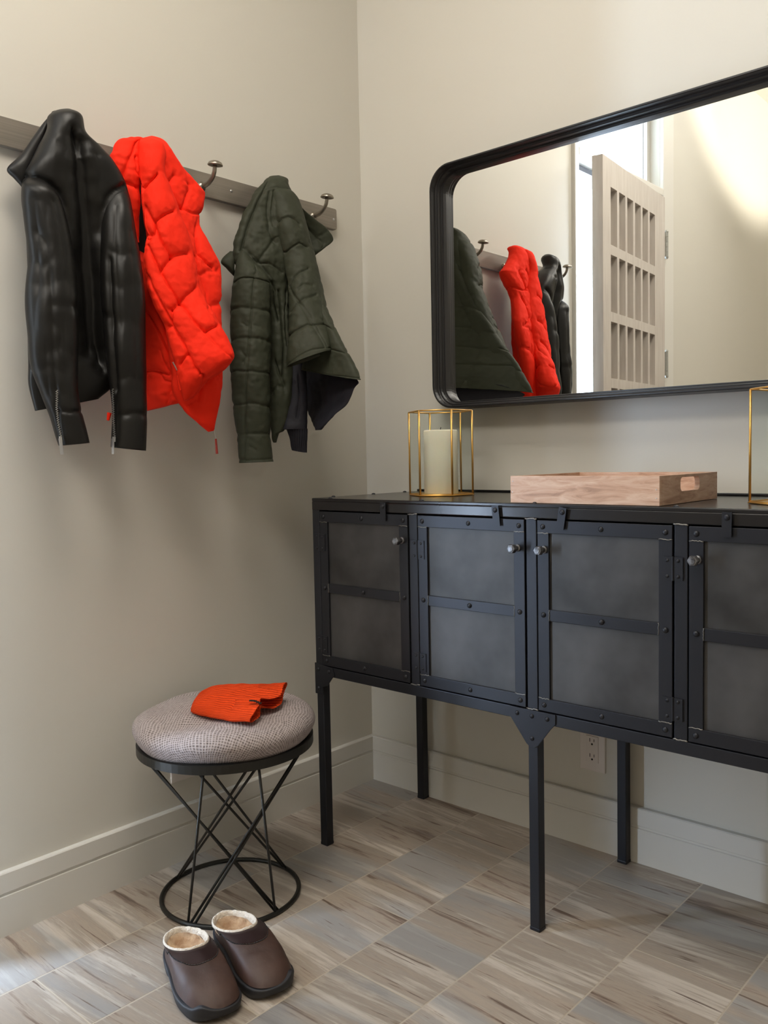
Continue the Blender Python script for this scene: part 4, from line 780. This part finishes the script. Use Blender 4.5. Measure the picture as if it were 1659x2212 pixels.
# ------------------------------------------------------------------ stool
SX, SY = .222, -.728
st = thing('stool', 'round stool with grey woven cushion on a crossed black wire base', 'stool', (SX, SY, 0))
bm = bmesh.new(); tube(bm, [(SX + .156 * math.cos(a), SY + .156 * math.sin(a), .0052) for a in [2 * PI * k / 72 for k in range(72)]], .0052, 10, closed=True)
obj('base_ring', bm, M_black, st, smooth=True)
bm = bmesh.new(); lathe(bm, [(.185, .352), (.1985, .352), (.1985, .371), (.185, .371), (.185, .352)], (SX, SY, 0), n=80)
lathe(bm, [(0, .364), (.186, .364), (.186, .368), (0, .368)], (SX, SY, 0), n=60)
obj('seat_ring', bm, M_black, st)
def rod(ta, ba):
    a, b = math.radians(ta), math.radians(ba)
    bm = bmesh.new(); tube(bm, [(SX + .190 * math.cos(a), SY + .190 * math.sin(a), .353), (SX + .155 * math.cos(b), SY + .155 * math.sin(b), .006)], .0029, 8)
    obj('rod', bm, M_black, st, smooth=True)
for ta, ba in ((-91, 1), (-96, 4), (-52, -74), (-55, 88), (-46, 84), (-17, 0), (-19, -167), (-25, -163), (17, -72), (20, -68)): rod(ta, ba)
# cushion, UVs pulled over it from the centre
bm = bmesh.new(); uvl = bm.loops.layers.uv.new('UVMap')
prof = [(0, .4460)]
for k in range(1, 9): r = .155 * k / 8; prof.append((r, .446 - .010 * (r / .155) ** 2.4))
for k in range(1, 17):
    a = PI / 2 - (PI * .80) * k / 16; prof.append((.155 + .050 * math.cos(a), .404 + .032 * math.sin(a) - (.010 if k > 12 else 0) * (k - 12) / 4))
prof += [(.17, .371), (0, .371)]
n = 96; rings = []; arc = 0; prev = prof[0]; arcs = []
for (r, z) in prof:
    arc += math.hypot(r - prev[0], z - prev[1]); prev = (r, z); arcs.append(arc)
    if r == 0: rings.append([bm.verts.new((SX, SY, z))])
    else:
        ring = []
        for k in range(n):
            a = 2 * PI * k / n; w = 1 + .006 * math.sin(3 * a + 1) + .004 * math.sin(7 * a)
            ring.append(bm.verts.new((SX + r * w * math.cos(a), SY + r * w * math.sin(a), z + .0022 * math.sin(5 * a + r * 30))))
        rings.append(ring)
for i in range(len(rings) - 1):
    a, b = rings[i], rings[i + 1]
    for k in range(n):
        k2 = (k + 1) % n
        if len(a) == 1: vs = [(a[0], i, k), (b[k], i + 1, k), (b[k2], i + 1, k2 if k2 else n)]
        elif len(b) == 1: vs = [(a[k], i, k), (b[0], i + 1, k), (a[k2], i, k2 if k2 else n)]
        else: vs = [(a[k], i, k), (b[k], i + 1, k), (b[k2], i + 1, k2 if k2 else n), (a[k2], i, k2 if k2 else n)]
        f = bm.faces.new([q[0] for q in vs])
        for lp, q in zip(f.loops, vs):
            an = 2 * PI * q[2] / n + .9; lp[uvl].uv = (arcs[q[1]] * math.cos(an) * 2 + .5, arcs[q[1]] * math.sin(an) * 2 + .5)
obj('cushion', bm, M_weave, st, smooth=True)

# ------------------------------------------------------------------ knitted hat on the stool
def knit_hat():
    rows = [((.214, -.812, .452), (.198, -.792, .455), .005), ((.230, -.826, .452), (.166, -.748, .462), .013), ((.266, -.829, .452), (.162, -.698, .466), .017),
            ((.310, -.819, .452), (.212, -.664, .470), .017), ((.350, -.806, .450), (.265, -.640, .475), .015), ((.386, -.789, .449), (.311, -.617, .482), .012)]
    A = np.array([list(n) + list(f) + [b] for n, f, b in rows]); nv, m = 60, 120
    T = np.linspace(0, 1, nv); R = catmull(A, T); ax = np.array((.80, .55, 0.)); rings = []; uvs = []
    def ring(r, t, shrink=1.0, back=0.0):
        N, F, b = r[:3], r[3:6], r[6]; out = []
        for k in range(m):
            th = 2 * PI * k / m; s = (1 - math.cos(th)) / 2; top = math.sin(th)
            p = (N + F) / 2 - math.cos(th) * (F - N) / 2 * shrink
            z = (abs(top) ** .8) * b * (1 if top > 0 else -.8) * shrink
            w = max(0, (t - .45) / .55) ** 2.2
            g1 = math.exp(-((s - .36) / .075) ** 2); g2 = math.exp(-((s - .65) / .18) ** 2); g3 = math.exp(-((s - .20) / .10) ** 2)
            p = p + ax * w * (-.008 * g1 + .013 * g2 + .001 * g3 - back)
            z += w * (.011 * g1 * (1.25 if top < 0 else .75) - .010 * g2 + (.006 * g3 if top > 0 else -.002 * g3))
            z += .0022 * noise.noise(Vector((p[0] * 45, p[1] * 45, top)))
            z += -.006 * math.exp(-((t - .33) / .08) ** 2 - ((s - .62) / .12) ** 2) if top > 0 else 0
            q = np.array((p[0], p[1], p[2] + z)); rr = math.hypot(q[0] - SX, q[1] - SY)
            q[2] = max(q[2], .4475 - (.010 * (rr / .155) ** 2.4 if rr < .155 else .012))
            out.append(q)
        return out
    for i, t in enumerate(T): rings.append((ring(R[i], t), t))
    for sh, bk in ((.97, .002), (.93, .008), (.90, .03), (.86, .06)): rings.append((ring(R[-1], 1, sh, bk), 1 - bk * 5))
    bm = bmesh.new(); uvl = bm.loops.layers.uv.new('UVMap'); V = [[bm.verts.new(p) for p in r] for r, _ in rings]
    for i in range(len(V) - 1):
        for k in range(m):
            f = bm.faces.new((V[i][k], V[i][(k + 1) % m], V[i + 1][(k + 1) % m], V[i + 1][k]))
            for lp, (a, b) in zip(f.loops, ((k, i), (k + 1, i), (k + 1, i + 1), (k, i + 1))): lp[uvl].uv = (a / m * 2, rings[b][1])
    bm.faces.new(V[0][::-1]); bm.faces.new(V[-1])
    r = thing('knit_hat', 'bright orange ribbed knit hat lying flat on the grey stool cushion', 'hat', (.29, -.72, .447))
    obj('knit_body', bm, M_knithat, r, smooth=True)
    bm = bmesh.new()
    for k in range(5):
        a = .9 * k; Mx = Matrix.Translation((.352 + .0035 * k, -.758 + .0035 * k, .4815 - .0004 * k * k)) @ Matrix.Rotation(.75, 4, 'Z')
        box(bm, -.003, .003, -.0045, .0045, -.0007, .0007, Mx)
    t = obj('fabric_tag', bm, M_dark, r); t['label'] = 'small black fabric tag'


knit_hat()

# ------------------------------------------------------------------ lanterns, candle, tray
def lantern(cx, cy, rot, a, h, label, group):
    z0 = ZT + .0006
    r = thing('lantern', label, 'lantern', (cx, cy, z0), 0, group)
    V = [(cx + a * math.cos(math.radians(rot + 60 * k)), cy + a * math.sin(math.radians(rot + 60 * k))) for k in range(6)]
    bm = bmesh.new()
    for (x, y) in V: tube(bm, [(x, y, z0 + .003), (x, y, z0 + h)], .0026, 8)
    for z in (z0 + .0035, z0 + h): tube(bm, [(x, y, z) for x, y in V], .0019, 8, closed=True)
    tube(bm, [(cx + (x - cx) * 1.03, cy + (y - cy) * 1.03, z0 + .0015) for x, y in V], .0015, 8, closed=True)
    obj('brass_frame', bm, M_gold, r, smooth=True)
    bm = bmesh.new(); prism(bm, [(cx + (x - cx) * .985, cy + (y - cy) * .985) for x, y in V], 2, z0 + .001, z0 + .003); obj('base', bm, M_gold, r)
    for k in range(6):
        (x1, y1), (x2, y2) = V[k], V[(k + 1) % 6]; dx, dy = x2 - x1, y2 - y1; l = math.hypot(dx, dy)
        nx, ny = -dy / l * .0008, dx / l * .0008; e = .028
        bm = bmesh.new(); prism(bm, [(x1 + dx * e + nx, y1 + dy * e + ny), (x2 - dx * e + nx, y2 - dy * e + ny), (x2 - dx * e - nx, y2 - dy * e - ny), (x1 + dx * e - nx, y1 + dy * e - ny)], 2, z0 + .005, z0 + h - .0018)
        obj('glass_pane', bm, M_glass, r)
    return r


lantern(.4371, -.1936, 27.9, .0804, .2109, 'hexagonal brass and glass lantern holding a candle, left end of console', 'brass lanterns')
lantern(1.302, -.243, 20.0, .0804, .2109, 'hexagonal brass and glass lantern beside the tray, cut by right picture edge', 'brass lanterns')
bm = bmesh.new(); z = ZT + .0040
lathe(bm, [(0, z), (.0415, z), (.0428, z + .003), (.0428, z + .157), (.041, z + .1605), (.036, z + .161), (.012, z + .1585), (.002, z + .158), (0, z + .158)], (.4371, -.1936, 0), n=64)
cn = obj('pillar_candle', bm, M_candle, smooth=False)
for p in cn.data.polygons: p.use_smooth = abs(p.normal.z) < .5
tag(cn, 'thick cream pillar candle standing inside the left glass lantern', 'candle')
bm = bmesh.new(); tube(bm, [(.4371, -.1936, z + .157), (.4375, -.1934, z + .163), (.4385, -.193, z + .168)], .001, 6); obj('wick', bm, M_dark, cn)

# ------------------------------------------------------------------ tray
def plate_with_hole(name, w, h, th, hx, hz, hw, hh, m, parent, loc, rotz):
    """upright plate w x h, thickness th, with a rounded slot"""
    def outline(cx, cz, a, b, r, n=8):
        p = []
        for sx_, sz_, a0 in ((1, 1, 0), (-1, 1, 90), (-1, -1, 180), (1, -1, 270)):
            for k in range(n + 1):
                t = math.radians(a0 + 90 * k / n); p.append((cx + sx_ * (a - r) + r * math.cos(t), cz + sz_ * (b - r) + r * math.sin(t)))
        return p
    bm = bmesh.new(); inner = outline(hx, hz, hw / 2, hh / 2, hh * .36); outer = []
    for (x, z) in inner:                              # push each slot point out to the plate's edge
        dx, dz = x - hx, z - hz; ks = []
        if dx > 1e-9: ks.append((w / 2 - hx) / dx)
        if dx < -1e-9: ks.append((-w / 2 - hx) / dx)
        if dz > 1e-9: ks.append((h / 2 - hz) / dz)
        if dz < -1e-9: ks.append((-h / 2 - hz) / dz)
        k = min(ks); outer.append([hx + dx * k, hz + dz * k])
    for (cx, cz) in ((w / 2, h / 2), (-w / 2, h / 2), (-w / 2, -h / 2), (w / 2, -h / 2)):
        i = min(range(len(outer)), key=lambda j: (outer[j][0] - cx) ** 2 + (outer[j][1] - cz) ** 2); outer[i] = [cx, cz]
    n = len(inner); V = []
    for pts, y in ((outer, -th / 2), (inner, -th / 2), (inner, th / 2), (outer, th / 2)): V.append([bm.verts.new((x, y, z)) for x, z in pts])
    for a, b in ((0, 1), (1, 2), (2, 3), (3, 0)):
        for k in range(n): bm.faces.new((V[a][k], V[a][(k + 1) % n], V[b][(k + 1) % n], V[b][k]))
    bmesh.ops.transform(bm, matrix=Matrix.Translation(loc) @ Matrix.Rotation(rotz, 4, 'Z'), verts=bm.verts)
    return obj(name, bm, m, parent, world_coords=False)


TWd, TDp, TH_ = .3215, .2839, .0553
tr = thing('serving_tray', 'pale wooden serving tray with slotted handles in the middle of the console', 'tray', (.7922, -.4137, ZT + .0006), .0109)
bm = bmesh.new(); box(bm, .010, TWd - .010, .010, TDp - .010, .003, .010); obj('tray_base', bm, M_wood, tr, world_coords=False)
bm = bmesh.new(); box(bm, 0, TWd, 0, .010, 0, TH_); obj('side_board', bm, M_wood, tr, bevel=.0006, world_coords=False)
bm = bmesh.new(); box(bm, 0, TWd, TDp - .010, TDp, 0, TH_); obj('side_board', bm, M_wood, tr, bevel=.0006, world_coords=False)
for x in (.005, TWd - .005):
    plate_with_hole('end_board', TDp - .0202, TH_ - .0006, .010, 0, .0085, .094, .027, M_wood, tr, (x, TDp / 2, TH_ / 2), PI / 2)
bm = bmesh.new()
for x, z in ((TWd - .006, .014), (TWd - .006, .030), (.005, .022), (.006, .044)): lathe(bm, [(0, .0006), (.0011, .0004), (.0011, -.001)], (x, 0, z), (0, -1, 0), 8)
obj('pin', bm, M_chrome, tr, world_coords=False)

# ------------------------------------------------------------------ outlet
def outlet(loc, rotz, label, group=None):
    """local: x across the wall, -y out of it"""
    r = thing('wall_outlet', label, 'power outlet', loc, rotz, group)
    bm = bmesh.new(); box(bm, -.035, .035, -.005, 0, -.057, .057); obj('cover_plate', bm, M_plastic, r, bevel=.002, world_coords=False)
    bm = bmesh.new(); box(bm, -.0168, .0168, -.0068, -.004, -.0335, .0335); obj('receptacle', bm, M_plastic, r, bevel=.0008, world_coords=False)
    for zc in (-.0195, .0195):
        bm = bmesh.new(); box(bm, -.0068, -.0052, -.0072, -.0067, zc - .001, zc + .008); obj('slot', bm, M_dark, r, world_coords=False)
        bm = bmesh.new(); box(bm, .0048, .0064, -.0072, -.0067, zc, zc + .007); obj('slot', bm, M_dark, r, world_coords=False)
        bm = bmesh.new(); lathe(bm, [(0, .0005), (.0026, .0005), (.0026, 0)], (0, -.0067, zc - .0065), (0, -1, 0), 12); obj('ground_slot', bm, M_dark, r, world_coords=False)
    return r


outlet((.747, WR, .253), 0, 'white two-socket wall outlet beneath the console', 'outlets')
outlet((WL, -.688, .256), PI / 2, 'white wall outlet on the left wall, half hidden behind the stool', 'outlets')

# ------------------------------------------------------------------ clogs
def clog(loc, rot, mirror, label):
    r = thing('clog', label, 'clog', loc, rot, 'pair of brown clogs')
    Lg, n = .262, 72
    def half(u, grow=0):
        base = .0365 + (.0510 - .0365) * (0.5 - 0.5 * math.cos(PI * min(1, max(0, (u - .30) / .42)))); p = 6 if u > .5 else 3.2
        return base * max(0, 1 - abs(2 * u - 1) ** p) ** .5 + grow
    def foot(k, grow=0):
        a = 2 * PI * k / n; u = (1 - math.cos(a)) / 2; sg = 1 if a < PI else -1
        x = u * Lg; y = sg * half(u) + .006 * math.sin(PI * u) * mirror
        d = Vector((-math.cos(a) * 1.0, math.sin(a), 0)).normalized()
        return Vector((x, y, 0)) + d * grow
    def top(k, sh=1.0):
        a = 2 * PI * k / n; c = Vector((.074, 0, 0)); p = c + Vector((-.064 * sh * math.cos(a), .0415 * sh * math.sin(a), 0))
        p.z = .052 + (p.x - .01) * .17 + .004 * (1 - abs(math.sin(a))); return p
    def upper(k, t, lift=0):
        B = foot(k, -.001); B.z = .026; Tp = top(k); u = B.x / Lg
        ctl = B.lerp(Tp, .12 + .10 * (u > .5)); ctl.z = .026 + (.046 if u > .5 else .026) * (.75 + .25 * math.sin(PI * u))
        p = B * (1 - t) ** 2 + ctl * 2 * t * (1 - t) + Tp * t * t
        if u > .3: p.z += .0034 * noise.noise(Vector((p.x * 38, p.y * 30, mirror * 3))) * math.sin(PI * t)
        p.z -= .0022 * math.exp(-((p.x - .192 - .25 * p.y * mirror) / .004) ** 2) * math.sin(PI * t) * (u > .5)
        if lift: p += (Vector((p.x - .074, p.y, 0)).normalized() * .5 + Vector((0, 0, .6))) * lift
        return p
    def rings_to(bm, R, cap0=False, cap1=False):
        V = [[bm.verts.new(p) for p in q] for q in R]
        for a, b in zip(V, V[1:]):
            for k in range(n): bm.faces.new((a[k], a[(k + 1) % n], b[(k + 1) % n], b[k]))
        if cap0: bm.faces.new(V[0][::-1])
        if cap1: bm.faces.new(V[-1])
    bm = bmesh.new(); R = [[upper(k, t / 16) for k in range(n)] for t in range(0, 16)]; rings_to(bm, R)
    obj('upper', bm, M_clog, r, smooth=True, world_coords=False)
    bm = bmesh.new(); R = [[upper(k, t, .0012) for k in range(n)] for t in (.795, .80, .85, .90, .95, 1.0)] + [[upper(k, 1.0, -.001) for k in range(n)]]; rings_to(bm, R)
    obj('collar_band', bm, M_band, r, smooth=True, world_coords=False)
    bm = bmesh.new()                                  # raised double stitching below the band
    for k in range(n):
        if foot(k).x < .10: continue
        for q in range(2):
            a = upper(k, .775, .0012); b = upper((k + 1) % n, .775, .0012); p = a.lerp(b, q * .5); s = a.lerp(b, q * .5 + .32)
            tube(bm, [p, s + Vector((0, 0, .0006 * (1 if q else -1)))], .0009, 6)
    obj('stitching', bm, M_dark, r, world_coords=False)
    # sole: arched between heel and ball, rising a little at the toe, with a toe bumper
    def sb(u): return .012 * math.exp(-((u - .40) / .085) ** 2) + .010 * max(0, (u - .84) / .16) ** 2
    def st_(u, k):
        a = 2 * PI * k / n; side = math.sin(a) * mirror
        return .022 + .004 * (u < .3) + .016 * math.exp(-((u - .955) / .05) ** 2) * max(0, side * .9 + .25) + .002 * (u > .8)
    bm = bmesh.new(); R = []
    for z, g in ((0, -.004), (.1, 0), (.5, .002), (.86, .0035), (.97, .003), (1.0, .001)):
        row = []
        for k in range(n):
            p = foot(k, g); u = min(1, max(0, foot(k).x / Lg)); lo, hi = sb(u), st_(u, k); p.z = lo + (hi - lo) * z; row.append(p)
        R.append(row)
    inn = [p * 1.0 for p in R[-1]]; c = Vector((Lg / 2, 0, .026)); R.append([c.lerp(p, .9) for p in inn])
    rings_to(bm, R)
    # underside filled in strips so the arch stays open
    V0 = [v for v in bm.verts][:n]
    for k in range(1, n // 2):
        a, b, c2, d2 = V0[k], V0[(k + 1) % n], V0[(n - k - 1) % n], V0[n - k]
        if len({a, b, c2, d2}) == 4: bm.faces.new((a, b, c2, d2))
        elif len({a, b, c2}) == 3: bm.faces.new((a, b, d2))
    bm.faces.new((V0[0], V0[1], V0[n - 1]))
    obj('sole', bm, M_sole, r, smooth=True, world_coords=False)
    bm = bmesh.new(); R = []
    for sh, dz in ((1.005, -.001), (.99, .0025), (.95, .004), (.90, .0025), (.86, -.004), (.83, -.015)):
        row = []
        for k in range(n):
            p = top(k, sh); p.z += dz; row.append(p + Vector((0, 0, .0012 * noise.noise(p * 160))))
        R.append(row)
    rings_to(bm, R); obj('fleece_lining', bm, M_fleece, r, smooth=True, world_coords=False)
    bm = bmesh.new(); R = []
    for sh, z in ((.865, -.004), (.80, -.020), (.66, -.032), (.35, -.036), (.05, -.037)):
        row = []
        for k in range(n):
            p = top(k, sh); p.z = p.z * .3 + .055 + z; p.z = max(p.z, .028); row.append(p + Vector((0, 0, .002 * noise.noise(p * 90))))
        R.append(row)
    for q in range(n): R[0][q].z = top(q, .83).z - .013
    rings_to(bm, R, cap1=True); obj('insole', bm, M_insole, r, smooth=True, world_coords=False)
    return r


clog((.328, -.956, 0), math.radians(-15.0), -1, 'brown leather clog with cream fleece lining, nearer the left, toe closest to camera')
clog((.350, -.856, 0), math.radians(-14.0), 1, 'brown leather clog with cream fleece lining, right one, under the stool edge')
